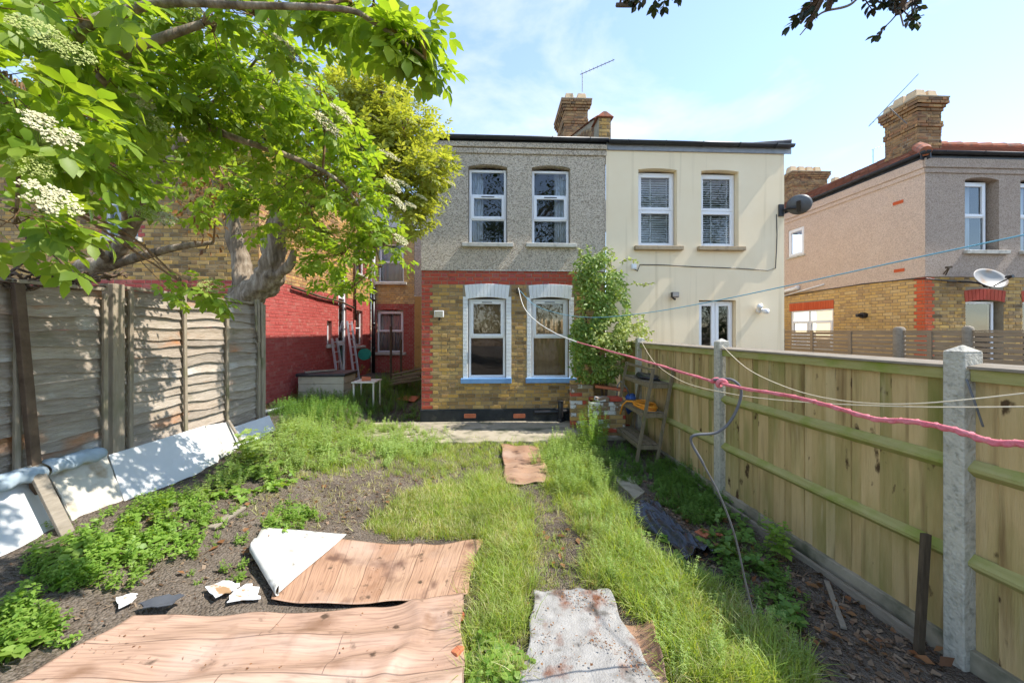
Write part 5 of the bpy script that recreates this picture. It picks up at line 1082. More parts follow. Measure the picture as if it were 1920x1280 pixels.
# ------------------------------------------------------------------ things in the side yard
def yg(x, y): return gnd(x, y)
def ladder(name, b, t, wv, rungs, label, mat='aluminium'):
    b, t, wv = Vector(b), Vector(t), Vector(wv); r = empty(name, b, label, 'ladder'); up = wv.cross(t - b).normalized()
    for s in (-.5, .5): m = MB(); m.bar(b + wv * s, t + wv * s * .88, .03, .06, up); m.build('stile', mat, r, bevel=.003)
    for i in range(rungs): q = (i + .6) / rungs; c = b.lerp(t, q); ww = wv * (1 - .12 * q); m = MB(); m.tube([c - ww / 2, c + ww / 2], .016, 8); m.build('rung', mat, r)
yl = 11.4; lb = onX(670, 716, -4.02); lb.z = yg(lb.x, lb.y)
ladder('ladder', lb, onX(655, 602, XRED + .06), (.0, .40, 0), 8, 'tall aluminium ladder leaning on the red wall past the door')
l2 = onX(640, 700, -4.2); l2.z = yg(l2.x, l2.y); ladder('ladder', l2, onX(627, 634, XRED + .08), (0, .38, 0), 5, 'short step ladder leaning on the red wall by the storage box')
bx = empty('storage_box', (-3.75, 8.95, .35), 'beige plastic garden storage box with a dark lid by the red wall', 'box')
X0, X1, Y0, Y1, Z0 = -4.35, -3.35, 8.75, 9.5, yg(-3.8, 9)
m = MB()
for k in range(3): m.box(X0 + .004 * (k % 2), X1 - .004 * (k % 2), Y0 + .004 * (k % 2), Y1 - .004, Z0 + .17 * k + .002, Z0 + .17 * (k + 1))
m.build('body', 'beige_plastic', bx, bevel=.012)
m = MB(); m.box(X0 - .04, X1 + .04, Y0 - .04, Y1 + .04, Z0 + .512, Z0 + .58); m.build('lid', 'gutter_black', bx, bevel=.02)
m = MB(); m.bar((X0 + .1, Y0 + .1, Z0 + .60), (X0 + .6, Y0 + .5, Z0 + .61), .12, .03); tag(m.build('timber_offcut', 'grey_timber'), 'grey timber offcut lying on the storage box lid', 'timber')
tb = empty('low_table', (-2.9, 8.7, .35), 'small pale low table standing in the yard weeds', 'table'); tz = .80
tx0, tx1, ty0, ty1 = onY(660, 722, 8.45).x, onY(704, 722, 8.45).x, 8.4, 8.95
m = MB(); m.box(tx0, tx1, ty0, ty1, tz - .03, tz); m.build('table_top', 'beige_board', tb, bevel=.005)
for x in (tx0 + .04, tx1 - .04):
    for y in (ty0 + .04, ty1 - .04): m = MB(); m.bar((x, y, yg(x, y) - .02), (x, y, tz - .031), .03, .03, (0, 1, 0)); m.build('leg', 'beige_board', tb)
rubble(688, 712, .2, .15, .1, 'terracotta', 'brick lying on the small low table', 'brick', .3, 31, 0, 'loose_brick').location = Vector(((tx0 + tx1) / 2, 8.6, tz + .006)) - onG(688, 712)
hr = empty('hose_reel', onX(686, 668, XRED + .25), 'green hose reel hanging by the black downpipe', 'hose reel'); hc = onX(684, 664, XRED + .3)
for s in (-.08, .08): m = MB(); m.tube([hc + Vector((0, s - .012, 0)), hc + Vector((0, s + .012, 0))], .19, 18); m.build('reel_disc', 'green_plastic', hr)
m = MB(); m.tube([hc + Vector((0, -.07, 0)), hc + Vector((0, .07, 0))], .12, 16); m.build('hose_coil', 'hose_orange', hr)
for (x, y0, y1, d, lab) in ((733, 612, 712, 11.4, 'taller of two dark posts standing in the side yard'), (752, 636, 700, 12.2, 'shorter dark post behind the taller one in the yard')):
    b, t = atD(x, y1, d), atD(x, y0, d); b.z = yg(b.x, b.y) - .05; m = MB(); m.bar(b, t, .06, .06, (0, 1, 0)); tag(m.build('timber_post', 'dark_timber', bevel=.005), lab, 'post')
for i in range(7):
    a = Vector((-2.95 + .05 * (i % 3), 10.6 + .12 * i, .40 + .07 * (i // 2))); b = a + Vector((.75 + .1 * (i % 2), .45 - .15 * (i % 3), .14)); m = MB(); m.bar(a, b, .1, .05); tag(m.build('scrap_timber', 'rack_timber', bevel=.004), ('nearest', 'second', 'third', 'middle', 'fifth', 'sixth', 'farthest')[i] + ' old plank of the timber pile in the side yard', 'timber', 'timber pile in the side yard')
scrap('orange_board', [(742, 752), (760, 745), (788, 747), (776, 757)], 'terracotta', 'flat orange board on the ground left of the red brick corner', 'board', th=.015, up=.05, seed=9)
m = MB(); m.tube([onG(495, 772, .06), onG(530, 763, .06), onG(565, 752, .06), onG(592, 741, .06), onG(612, 736, .06)], .04, 10); tag(m.build('drain_pipe', 'grey_metal', smooth=True), 'grey waste pipe lying along the foot of the red wall', 'pipe')

# ------------------------------------------------------------------ washing lines
def spline(pts, n=12):
    P = [Vector(p) for p in pts]; out = []
    for i in range(len(P) - 1):
        a, b, c, d = P[max(i - 1, 0)], P[i], P[i + 1], P[min(i + 2, len(P) - 1)]
        for k in range(n):
            t = k / n; out.append(.5 * ((2 * b) + (c - a) * t + (2 * a - 5 * b + 4 * c - d) * t * t + (3 * b - a - 3 * c + d) * t ** 3))
    out.append(P[-1]); return out
bk = onY(973, 546, YF - .02); m = MB(); m.box(bk.x - .06, bk.x + .05, YF - .12, YF - .004, bk.z - .04, bk.z + .05); m.tube([(bk.x, YF - .1, bk.z + .02), (bk.x + .02, YF - .17, bk.z + .0)], .012, 8); tag(m.build('line_bracket', 'dark_timber', bevel=.008), 'dark bracket between the ground floor windows holding the washing lines', 'bracket')
rp_ = [(1082, 641, 4.6), (1200, 674, 2.95), (1345, 717, 1.95), (1480, 742, 1.5), (1560, 762, 1.28), (1640, 785, 1.1), (1710, 790, 1.0), (1790, 806, .9), (1860, 828, .82), (1925, 832, .77), (2100, 850, .64)]
RP = spline([atD(*q) for q in rp_], 16); m = MB(); m.tube(RP, [.0068] * len(RP), 8)
hx = []
for i, p in enumerate(RP):
    t = i * .9; hx.append(p + Vector((math.cos(t) * .004, math.sin(t) * .004, math.cos(t) * .004)))
m.tube(hx, .0048, 6); rr = m.build('washing_rope', 'rope_red', smooth=True); tag(rr, 'thick red rope washing line stretching to the right edge', 'rope')
m = MB(); kc = atD(1350, 718, 1.93)
m.tube([kc + Vector((.02 * math.cos(t * 1.6) * .8, -.03 + t * .012, .016 * math.sin(t * 1.6))) for t in np.linspace(0, 6, 40)], .010, 7); k_ = m.build('knot', 'rope_red', rr, smooth=True)
m = MB(); m.tube(spline([atD(*q) for q in ((972, 540, 7.5), (982, 575, 7.1), (1003, 600, 6.6), (1040, 624, 5.6), (1084, 642, 4.58))]), .007, 6); tag(m.build('rope_tail', 'rope_white', smooth=True), 'white cord tying the red rope to the wall bracket', 'cord')
m = MB(); m.tube(spline([atD(*q) for q in ((975, 545, 7.5), (1003, 572, 7.0), (1050, 588, 6.2), (1110, 595, 5.4), (1200, 588, 4.4), (1320, 568, 3.6), (1480, 535, 2.9), (1700, 487, 2.3), (1940, 436, 1.9), (2100, 400, 1.7))]), .0042, 6); tag(m.build('washing_line', 'line_blue', smooth=True), 'thin blue washing line rising to the right edge above the fence', 'washing line')
m = MB(); m.tube(spline([atD(*q) for q in ((1203, 641, 6.6), (1228, 680, 5.6), (1280, 715, 4.4), (1370, 738, 3.3), (1500, 753, 2.6), (1700, 762, 2.0), (1940, 762, 1.7), (2100, 758, 1.5))]), .0036, 6); tag(m.build('washing_line', 'line_cream', smooth=True), 'cream cord sagging from the farthest concrete post to the right edge', 'washing line')
m = MB(); m.tube(spline([atD(*q) for q in ((1354, 648, 4.4), (1400, 690, 3.7), (1470, 724, 3.0), (1560, 748, 2.5), (1700, 757, 2.0), (1940, 735, 1.7), (2100, 715, 1.5))]), .0036, 6); tag(m.build('washing_line', 'line_cream', smooth=True), 'cream cord sagging from the middle concrete post to the right edge', 'washing line')
m = MB(); m.tube(spline([atD(*q) for q in ((1338, 712, 1.95), (1372, 712, 1.9), (1390, 735, 1.9), (1374, 782, 1.92), (1345, 810, 1.95), (1296, 820, 1.98), (1318, 868, 2.0), (1350, 930, 2.05), (1378, 1005, 2.1), (1400, 1100, 2.15), (1412, 1150, 2.2))]), [.007] * 73 + [.005] * 48, 7); tag(m.build('hanging_cable', 'cable_grey', smooth=True), 'grey cable dangling from the knot in the red rope', 'cable')
m = MB(); m.tube(spline([Vector(FRR.p(-.07, -.08, 1.62)), Vector(FRR.p(-.12, -.10, 1.50)), Vector(FRR.p(-.13, -.06, 1.36))]), .006, 6); tag(m.build('loose_wire', 'cable_grey', smooth=True), 'short loose wire on the near side of the nearest concrete post', 'wire')

# ------------------------------------------------------------------ leaf and blade templates
LQ_V = np.array([[0, 0, 0], [.45, .5, .06], [1, 0, -.05], [.5, 0, -.04], [.45, -.5, .06]]); LQ_F = np.array([[0, 3, 2, 1], [0, 4, 2, 3]])   # folded leaf, length 1 width 1
def leafq(wd): v = LQ_V.copy(); v[:, 1] *= wd; return v
def tri_leaflet(wd, droop=.12):
    v = np.array([[0, 0, 0], [.28, .36 * wd, .05], [.28, 0, .0], [.28, -.36 * wd, .05], [.62, .40 * wd, .02], [.62, 0, -.03], [.62, -.40 * wd, .02], [1.0, 0, -droop]])
    f = np.array([[0, 2, 1], [0, 3, 2], [1, 2, 5], [1, 5, 4], [2, 3, 6], [2, 6, 5], [4, 5, 7], [5, 6, 7]]); return v, f
def compound(rach=.13, ll=.085, wd=.85, pairs=2, seed=0, simple=False):
    R = random.Random(seed); mats = [dirmat((rach, 0, -.012), (1, R.uniform(-.1, .1), -.25), (0, 0, 1), ll * 1.05)]
    for k in range(pairs):
        x = rach * (.92 - .42 * k)
        for s in (1, -1): mats.append(dirmat((x, 0, -.01), (.5 + R.uniform(-.15, .15), s, -.18 + R.uniform(-.2, .15)), (0, 0, 1), ll * R.uniform(.82, 1.02)))
    if simple: v, f = leafq(wd * .8), np.array([[0, 3, 2], [0, 2, 1], [0, 4, 2], [0, 2, 3]])
    else: v, f = tri_leaflet(wd)
    V, F = np_inst(v, f, mats); b = len(V)
    st = np.array([[0, .0012, 0], [0, -.0012, 0], [rach, .001, -.012], [rach, -.001, -.012]]); return np.concatenate([V, st]), np.concatenate([F, [[b, b + 1, b + 3], [b, b + 3, b + 2]]])
def tuft(nb, h, spread, wdt, seed, bend=.5):
    R = random.Random(seed); V = []; F = []
    for i in range(nb):
        a = R.random() * 6.283; r = spread * math.sqrt(R.random()); bx, by = r * math.cos(a), r * math.sin(a); d = a + R.uniform(-1.2, 1.2); hh = h * R.uniform(.45, 1.1); bn = bend * R.uniform(.3, 1.3); w0 = wdt * R.uniform(.7, 1.2); b = len(V)
        sx, sy = -math.sin(d), math.cos(d)
        for k in range(4):
            t = k / 3; out_ = bn * hh * t ** 2; z = hh * (t - .35 * bn * t ** 3); ww = w0 * (1 - t) ** .6 + .0006
            V += [[bx + math.cos(d) * out_ + sx * ww / 2, by + math.sin(d) * out_ + sy * ww / 2, z], [bx + math.cos(d) * out_ - sx * ww / 2, by + math.sin(d) * out_ - sy * ww / 2, z]]
        for k in range(3): F.append([b + 2 * k, b + 2 * k + 1, b + 2 * k + 3, b + 2 * k + 2])
    return np.array(V), np.array(F)
def weed(stems, h, nl, ll, wd, seed, spread=.05, whorl=3, lean_=.35, tri=False):
    """leafy stems with leaves in whorls"""
    R = random.Random(seed); mats = []; SV = []; SF = []
    for s in range(stems):
        a = R.random() * 6.283; r = spread * R.random(); p = Vector((r * math.cos(a), r * math.sin(a), 0)); d = Vector((math.cos(a) * lean_ * R.random(), math.sin(a) * lean_ * R.random(), 1)).normalized(); hh = h * R.uniform(.5, 1.1)
        b = len(SV); q = p + d * hh; SV += [[p.x - .0015, p.y, 0], [p.x + .0015, p.y, 0], [q.x + .001, q.y, q.z], [q.x - .001, q.y, q.z]]; SF.append([b, b + 1, b + 2, b + 3])
        n = max(1, int(nl * hh / h))
        for k in range(n):
            c = p + d * hh * (.12 + .88 * (k + 1) / n); off = R.random() * 6
            for w_ in range(whorl): an = off + w_ * 6.283 / whorl; mats.append(dirmat(c, (math.cos(an), math.sin(an), R.uniform(-.3, .45)), (R.uniform(-.3, .3), R.uniform(-.3, .3), 1), ll * R.uniform(.6, 1.1) * (1 - .35 * k / n)))
    if tri:
        lv, lf = tri_leaflet(wd * 1.3, .2); V, F = np_inst(lv, lf, mats); b = len(V); q = np.array(SF) + b; return np.concatenate([V, np.array(SV)]), np.concatenate([F, q[:, [0, 1, 2]], q[:, [0, 2, 3]]])
    V, F = np_inst(leafq(wd), LQ_F, mats); b = len(V); return np.concatenate([V, np.array(SV)]), np.concatenate([F, np.array(SF) + b])
def scatter(poly, n, tmpl, sc=(.7, 1.2), tilt=.15, seed=0, avoid=(), dens=None, zup=0, maxd=40):
    """random ground points whose picture position falls inside poly -> list of (V,F)"""
    R = random.Random(seed); c = [onG(*q) for q in poly if q[1] > 640]; x0, x1 = min(v.x for v in c) - .2, max(v.x for v in c) + .2; y0, y1 = min(v.y for v in c) - .2, max(v.y for v in c) + .2
    groups = [[] for _ in tmpl]; tries = 0; got = 0
    while got < n and tries < n * 40:
        tries += 1; x, y = R.uniform(x0, x1), R.uniform(y0, y1); p = Vector((x, y, gnd(x, y) - .004)); q = proj(p)
        if not inpoly(q[0] + R.gauss(0, 9), q[1] + R.gauss(0, 5), poly): continue
        if any(inpoly(q[0], q[1], a) for a in avoid): continue
        if dens and R.random() > dens(x, y): continue
        groups[R.randrange(len(tmpl))].append(rmat(p + Vector((0, 0, zup)), R.random() * 6.283, R.gauss(0, tilt), R.random() * 6.283, R.uniform(*sc))); got += 1
    return [np_inst(t[0], t[1], g) for t, g in zip(tmpl, groups) if g]
def pn(f, th, seed=0): return lambda x, y: 1.0 if mnoise.noise(Vector((x * f, y * f, seed))) > th else .12

# ------------------------------------------------------------------ grass and ground cover
SHEETS = [[(560, 1012), (906, 1016), (872, 1122), (508, 1136), (468, 1050), (492, 1002)], [(250, 1172), (868, 1122), (866, 1290), (-20, 1290), (-20, 1250)], [(944, 842), (1006, 844), (1034, 908), (954, 912)], [(998, 1118), (1142, 1118), (1240, 1290), (985, 1290)], [(1150, 1175), (1222, 1180), (1250, 1290), (1180, 1290)]]
T_long = [tuft(9, .20, .045, .0055, s, .75) for s in range(5)]; T_mid = [tuft(9, .12, .04, .0042, 20 + s, .8) for s in range(5)]; T_short = [tuft(8, .075, .03, .0035, 40 + s, .8) for s in range(4)]
G1 = [(872, 905), (940, 895), (990, 960), (1002, 1050), (990, 1120), (992, 1290), (866, 1290), (868, 1130), (908, 1020), (872, 960)]
G2 = [(1012, 905), (1090, 870), (1140, 930), (1180, 965), (1190, 1020), (1250, 1072), (1370, 1120), (1470, 1200), (1540, 1295), (1255, 1295), (1222, 1185), (1148, 1110), (1092, 1085), (1118, 1030), (1060, 945)]
G3 = [(590, 815), (720, 815), (830, 828), (1000, 832), (1090, 815), (1120, 870), (1030, 905), (940, 915), (820, 905), (700, 885), (560, 895), (500, 880)]
G4 = [(690, 985), (760, 930), (830, 905), (890, 930), (912, 1014), (800, 1012), (720, 1010)]
parts = []
parts += scatter(G1, 620, T_long, (.4, 1.05), .35, 1, SHEETS, pn(2.2, -.1, 7)) + scatter(G1, 1100, T_mid, (.5, 1.2), .35, 2, SHEETS, pn(3, -.2, 5))
parts += scatter(G2, 1500, T_long, (.4, 1.15), .38, 3, SHEETS, pn(1.8, -.15, 9)) + scatter(G2, 1900, T_mid, (.5, 1.3), .35, 4, SHEETS, pn(2.6, -.25, 3))
parts += scatter(G3, 1500, T_mid, (.5, 1.2), .35, 5, SHEETS, pn(1.6, -.15, 2)) + scatter(G3, 1500, T_short, (.8, 1.4), .3, 6, SHEETS)
parts += scatter(G4, 900, T_short, (.8, 1.5), .3, 7, SHEETS) + scatter(G4, 350, T_mid, (.5, .9), .3, 8, SHEETS, pn(2.5, 0, 1))
PATHB = [(985, 920), (1050, 920), (1110, 1030), (1120, 1110), (1000, 1110), (1000, 1000)]
parts += scatter(PATHB, 160, T_short, (.6, 1.2), .3, 9, SHEETS, pn(3, .1, 4))
V, F = np_join(parts); gr = link('grass', np_mesh('grass', V, F), 'grass_blade'); tag(gr, 'rough green grass growing in strips across the garden', 'grass', kind='stuff')
parts = scatter(G4, 700, T_short, (.8, 1.5), .5, 10, SHEETS) + scatter(G3, 900, T_mid, (.5, 1.0), .5, 11, SHEETS) + scatter(G2, 1800, T_mid, (.5, 1.2), .7, 12, SHEETS) + scatter(G1, 900, T_mid, (.5, 1.2), .7, 13, SHEETS) + scatter([(480, 1000), (480, 930), (560, 890), (700, 880), (820, 905), (760, 940), (690, 990)], 260, T_short, (.6, 1.2), .9, 14, SHEETS) + scatter(PATHB, 200, T_short, (.5, 1.1), .9, 15, SHEETS)
V, F = np_join(parts); tag(link('dry_grass', np_mesh('dry_grass', V, F), 'dry_grass'), 'straw-coloured dry stems mixed into the green grass', 'dry grass', kind='stuff')
R_ = random.Random(8); W_cl = [weed(4, .26, 8, .035, .34, s, .06, 5) for s in range(5)]; W_lo = [weed(5, .10, 4, .035, .5, 10 + s, .05, 3) for s in range(5)]; W_br = [weed(4, .12, 2, .085, .8, 30 + s, .07, 3, .8) for s in range(4)]; W_bt = [weed(R_.randrange(3, 6), .13, 2, .10, .75, 30 + s, .08, 3, .9, True) for s in range(7)]; W_lt = [weed(5, .11, 5, .035, .5, 10 + s, .05, 3, .5, True) for s in range(5)]; W_tall = [weed(3, .55, 15, .045, .3, 50 + s, .06, 4, .2) for s in range(4)]
WA = [(548, 800), (620, 785), (760, 806), (850, 832), (800, 862), (650, 872), (520, 905), (400, 945), (360, 945), (420, 890), (470, 850)]
parts = scatter(WA, 520, W_cl, (.4, 1.05), .3, 21) + scatter(WA, 500, W_lo, (.8, 1.6), .2, 22) + scatter([(1010, 885), (1030, 835), (1100, 815), (1140, 880), (1150, 930), (1090, 940)], 260, W_cl, (.5, 1.1), .2, 23) + scatter(G2, 130, W_cl, (.4, .9), .2, 24, SHEETS)
V, F = np_join(parts); tag(link('pale_weeds', np_mesh('pale_weeds', V, F), 'weed_pale'), 'pale sunlit cleavers and weeds between the grass and the left boards', 'weeds', kind='stuff')
parts = []
for k, (poly, n, T, sc_) in enumerate([([(220, 1000), (260, 945), (330, 930), (395, 965), (370, 1040), (270, 1060)], 15, W_bt, (.3, .6)), ([(220, 1000), (260, 945), (330, 930), (395, 965), (370, 1040), (270, 1060)], 70, W_lt, (.5, 1.2)), ([(50, 1070), (120, 1020), (200, 1012), (275, 1040), (235, 1105), (90, 1115)], 16, W_bt, (.3, .62)), ([(50, 1070), (120, 1020), (200, 1012), (275, 1040), (235, 1105), (90, 1115)], 75, W_lt, (.5, 1.2)), ([(-20, 1150), (70, 1140), (105, 1180), (60, 1235), (-20, 1250)], 16, W_bt, (.3, .6)), ([(-20, 1150), (70, 1140), (115, 1180), (60, 1245), (-20, 1250)], 40, W_lt, (.5, 1.2)), ([(490, 980), (530, 948), (595, 965), (580, 1000), (500, 1002)], 12, W_bt, (.35, .6)), ([(490, 980), (530, 948), (595, 965), (580, 1000), (500, 1002)], 30, W_lt, (.5, 1)), ([(370, 950), (440, 880), (560, 870), (560, 900), (450, 950)], 60, W_bt, (.3, .6)), ([(20, 1010), (480, 900), (480, 1090), (60, 1130)], 90, W_lt, (.3, .8)), ([(880, 1290), (880, 1200), (985, 1230), (990, 1290)], 26, W_bt, (.35, .6)), ([(1190, 960), (1100, 1030), (1300, 1200), (1400, 1150)], 24, W_bt, (.3, .55))]):
    parts += scatter(poly, n, T, sc_, .35, 30 + k, SHEETS)
V, F = np_join(parts); tag(link('broad_leaf_weeds', np_mesh('broad_leaf_weeds', V, F), 'weed_leaf'), 'bright green broad-leaved weeds on the soil below the leaning boards', 'weeds', kind='stuff')
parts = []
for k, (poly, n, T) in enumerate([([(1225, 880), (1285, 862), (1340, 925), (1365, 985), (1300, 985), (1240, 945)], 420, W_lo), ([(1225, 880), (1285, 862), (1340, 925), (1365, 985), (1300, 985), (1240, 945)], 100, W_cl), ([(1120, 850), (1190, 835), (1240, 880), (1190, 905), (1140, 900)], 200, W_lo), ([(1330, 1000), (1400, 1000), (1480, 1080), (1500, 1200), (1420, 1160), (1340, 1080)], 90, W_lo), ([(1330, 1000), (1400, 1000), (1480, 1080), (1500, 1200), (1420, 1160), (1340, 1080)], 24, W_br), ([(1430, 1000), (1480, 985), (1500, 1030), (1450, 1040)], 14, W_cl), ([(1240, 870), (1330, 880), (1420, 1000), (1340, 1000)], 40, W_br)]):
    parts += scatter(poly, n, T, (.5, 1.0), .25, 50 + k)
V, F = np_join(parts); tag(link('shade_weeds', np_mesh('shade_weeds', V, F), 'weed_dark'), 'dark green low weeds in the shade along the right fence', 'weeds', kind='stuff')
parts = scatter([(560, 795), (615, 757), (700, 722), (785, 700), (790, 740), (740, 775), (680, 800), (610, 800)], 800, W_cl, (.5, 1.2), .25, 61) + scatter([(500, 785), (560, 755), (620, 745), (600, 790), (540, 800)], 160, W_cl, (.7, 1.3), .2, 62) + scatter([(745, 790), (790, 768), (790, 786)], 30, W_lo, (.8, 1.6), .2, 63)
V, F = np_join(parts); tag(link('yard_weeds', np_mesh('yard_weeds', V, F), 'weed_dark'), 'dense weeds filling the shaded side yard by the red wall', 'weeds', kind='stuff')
def clump(name, poly, n, T, mat, label, sc=(.7, 1.1), seed=0):
    V, F = np_join(scatter(poly, n, T, sc, .15, seed)); o = link(name, np_mesh(name, V, F), mat); tag(o, label, 'plant')
clump('tall_weed', [(1092, 820), (1128, 815), (1138, 850), (1096, 856)], 22, W_tall, 'weed_leaf', 'tall bright cleavers clump in front of the brick planter', (.9, 1.4), 71)
clump('bramble_seedling', [(455, 860), (485, 852), (492, 872), (460, 880)], 5, [weed(3, .30, 4, .10, .8, 90, .04, 3, .3)], 'weed_pale', 'young bramble shoot beside the leaning batten', (.9, 1.1), 72)
clump('nettle', [(590, 800), (612, 796), (615, 815), (592, 818)], 6, W_tall, 'weed_pale', 'taller upright weed at the left end of the patio', (.7, 1.0), 73)
clump('leafy_seedling', [(1440, 1030), (1480, 1020), (1490, 1060), (1450, 1070)], 4, [weed(2, .28, 5, .08, .7, 91, .03, 3, .3)], 'weed_leaf', 'leafy seedling growing by the timber edging of the right fence', (.8, 1.1), 74)
# soil litter: chips, dead leaves, stones
chip = [(np.array([[-.5, -.5, 0], [.5, -.4, .1], [.45, .5, 0], [-.4, .4, .15]]) * np.array([s, t, u]), np.array([[0, 1, 2, 3]])) for s, t, u in ((.05, .012, .02), (.03, .02, .02), (.02, .018, .03), (.07, .006, .01), (.035, .03, .05))]
DK = [(1210, 930), (1330, 930), (1400, 1010), (1480, 1060), (1760, 1220), (1800, 1295), (1500, 1295), (1400, 1110), (1300, 1060)]
parts = scatter(DK, 1500, chip, (.4, 1.5), .5, 81, zup=.012) + scatter([(1180, 880), (1240, 870), (1330, 960), (1240, 960)], 400, chip, (.4, 1.2), .5, 82, zup=.012) + scatter([(0, 1060), (480, 900), (820, 890), (700, 1000), (480, 1110), (100, 1200), (-10, 1250)], 1500, chip, (.2, .9), .4, 83, zup=.01) + scatter(PATHB, 260, chip, (.2, .7), .4, 84, zup=.01)
V, F = np_join(parts); tag(link('soil_litter', np_mesh('soil_litter', V, F), 'debris'), 'bark chips, twigs and small stones littering the soil', 'litter', kind='stuff')
parts = scatter(SHEETS[3], 420, [(c[0] * .32, c[1]) for c in chip], (.3, 1.4), .5, 85, zup=.062, dens=pn(4, .15, 3)) + scatter(SHEETS[1], 130, [(c[0] * .32, c[1]) for c in chip], (.3, 1.2), .5, 86, zup=.075, dens=pn(3, .2, 8)) + scatter(SHEETS[0], 90, [(c[0] * .32, c[1]) for c in chip], (.3, 1.2), .5, 87, zup=.055, dens=pn(3, .2, 8))
V, F = np_join(parts); tag(link('leaf_litter', np_mesh('leaf_litter', V, F), 'dead_leaf'), 'brown crumbs of litter scattered over the mat and vinyl', 'litter', kind='stuff')
dl = [(leafq(.6) * .07, LQ_F), (leafq(.8) * .05, LQ_F)]
parts = scatter(DK, 90, dl, (.6, 1.5), .6, 88, zup=.03) + scatter([(980, 1000), (1120, 980), (1120, 1100), (1000, 1100)], 14, dl, (.6, 1.3), .4, 89, zup=.025) + scatter([(300, 950), (820, 900), (480, 1100), (200, 1100)], 36, dl, (.5, 1.2), .4, 90, zup=.025)
V, F = np_join(parts); tag(link('fallen_leaves', np_mesh('fallen_leaves', V, F), 'dead_leaf'), 'dead brown leaves fallen on the bare soil', 'leaves', kind='stuff')

# ------------------------------------------------------------------ trees
def limb_pts(l, n=10): return spline([atD(*q) if len(q) == 3 and not isinstance(q, Vector) else q for q in l], n)
class Tree:
    def __init__(s, name, loc, label, cat='tree', group=None): s.root = empty(name, loc, label, cat, group); s.limbs = []; s.wood = MB(); s.tw = MB(); s.mats = []
    def limb(s, pts, r0, r1, n=8, gn=0.0, ref=True):
        P = limb_pts(pts, 10); rad = [r0 + (r1 - r0) * i / (len(P) - 1) for i in range(len(P))]; b = len(s.wood.v); s.wood.tube(P, rad, n)
        if gn:
            for i in range(b, len(s.wood.v)):
                c = P[min((i - b) // n, len(P) - 1)]; v = Vector(s.wood.v[i]); d = v - c; k = 1 + gn * mnoise.noise(v * 4.5) + gn * .6 * mnoise.noise(v * 11); s.wood.v[i] = tuple(c + d * k)
        if ref: s.limbs += P
        return P
    def blob(s, c, r, n, R, tl=.34, leaves=4, lsc=(.8, 1.15), flat=0.0, droop=.25, hang=.0):
        c = atD(*c); near = min(s.limbs, key=lambda p: (p - c).length); mid = near.lerp(c, .5) + Vector((R.uniform(-.1, .1), R.uniform(-.1, .1), .08)); br = spline([near, mid, c], 6)
        s.tw.tube(br, [.011 - .006 * i / (len(br) - 1) for i in range(len(br))], 5, cap=False)
        for _ in range(n):
            while True:
                v = Vector((R.uniform(-1, 1), R.uniform(-1, 1), R.uniform(-1, 1)))
                if .15 < v.length < 1: break
            e = c + Vector((v.x * r[0], v.y * r[1], v.z * r[2])); st = br[R.randrange(len(br) // 2, len(br))]; d = (e - st); ln = d.length
            if ln < .05: continue
            st2 = e - d * min(1, tl / ln); m1 = st.lerp(st2, .5) + Vector((0, 0, .03)); path = spline([st, m1, st2, e + Vector((0, 0, -hang))], 3)
            s.tw.tube(path, [.0045 - .0028 * i / (len(path) - 1) for i in range(len(path))], 4, cap=False)
            dn = (e - st2).normalized(); sd_ = dn.cross(Vector((0, 0, 1))); sd_ = sd_.normalized() if sd_.length > .1 else Vector((1, 0, 0))
            for k in range(leaves):
                p = st2.lerp(e, .25 + .75 * (k + 1) / leaves); tw = R.random() * 3.1
                for sg in (1, -1):
                    q = sd_ * math.cos(tw) + dn.cross(sd_) * math.sin(tw); ld = (q * sg + dn * R.uniform(.3, .9) + Vector((0, 0, -droop + R.uniform(-.3, .3)))).normalized()
                    s.mats.append(dirmat(p, ld, (R.uniform(-.5, .5), R.uniform(-.5, .5), 1), R.uniform(*lsc)))
            s.mats.append(dirmat(e, dn + Vector((0, 0, -droop)), (R.uniform(-.3, .3), R.uniform(-.3, .3), 1), R.uniform(*lsc)))
    def finish(s, tm, leafm, bark='bark', twm='twig'):
        if s.wood.v: s.wood.build('trunk', bark, s.root, smooth=True)
        if s.tw.v: tag(s.tw.build('twigs', twm, s.root, smooth=True), kind='stuff')
        g = [[] for _ in tm]
        for i, m in enumerate(s.mats): g[i % len(tm)].append(m)
        V, F = np_join([np_inst(t[0], t[1], q) for t, q in zip(tm, g) if q]); tag(link('crown', np_mesh('crown', V, F), leafm, s.root), kind='stuff')
def umbel(seed, buds=False):
    R = random.Random(seed); mats = []; m = MB()
    for k in range(60):
        a = R.random() * 6.283; r = math.sqrt(R.random()) * .085; c = Vector((r * math.cos(a), r * math.sin(a), .022 * (1 - (r / .085) ** 2))); m.pts([(0, -.0008, -.09), (0, .0008, -.09), (c.x * .95, c.y * .95 + .0006, c.z), (c.x * .95, c.y * .95 - .0006, c.z)], [(0, 1, 2, 3)])
        for j in range(9): p = c + Vector((R.gauss(0, .0075), R.gauss(0, .0075), R.gauss(0, .0035))); mats.append(dirmat(p, (R.uniform(-1, 1), R.uniform(-1, 1), R.uniform(-.5, .5)), (R.uniform(-.6, .6), R.uniform(-.6, .6), 1), R.uniform(.005, .008) * (.75 if buds else 1)))
    V, F = np_inst(np.array([[-.6, -.6, 0], [.6, -.6, 0], [.6, .6, 0], [-.6, .6, 0]]), np.array([[0, 1, 2, 3]]), mats)
    return np_mesh('flower_cluster', V, F), m.mesh('flower_stalks')
UMB = [umbel(k) for k in range(3)]; UMBB = umbel(7, True)
for a, b in UMB: a.materials.append(MATS['floret']); b.materials.append(MATS['green_stem'])
UMBB[0].materials.append(MATS['floret_bud']); UMBB[1].materials.append(MATS['green_stem'])
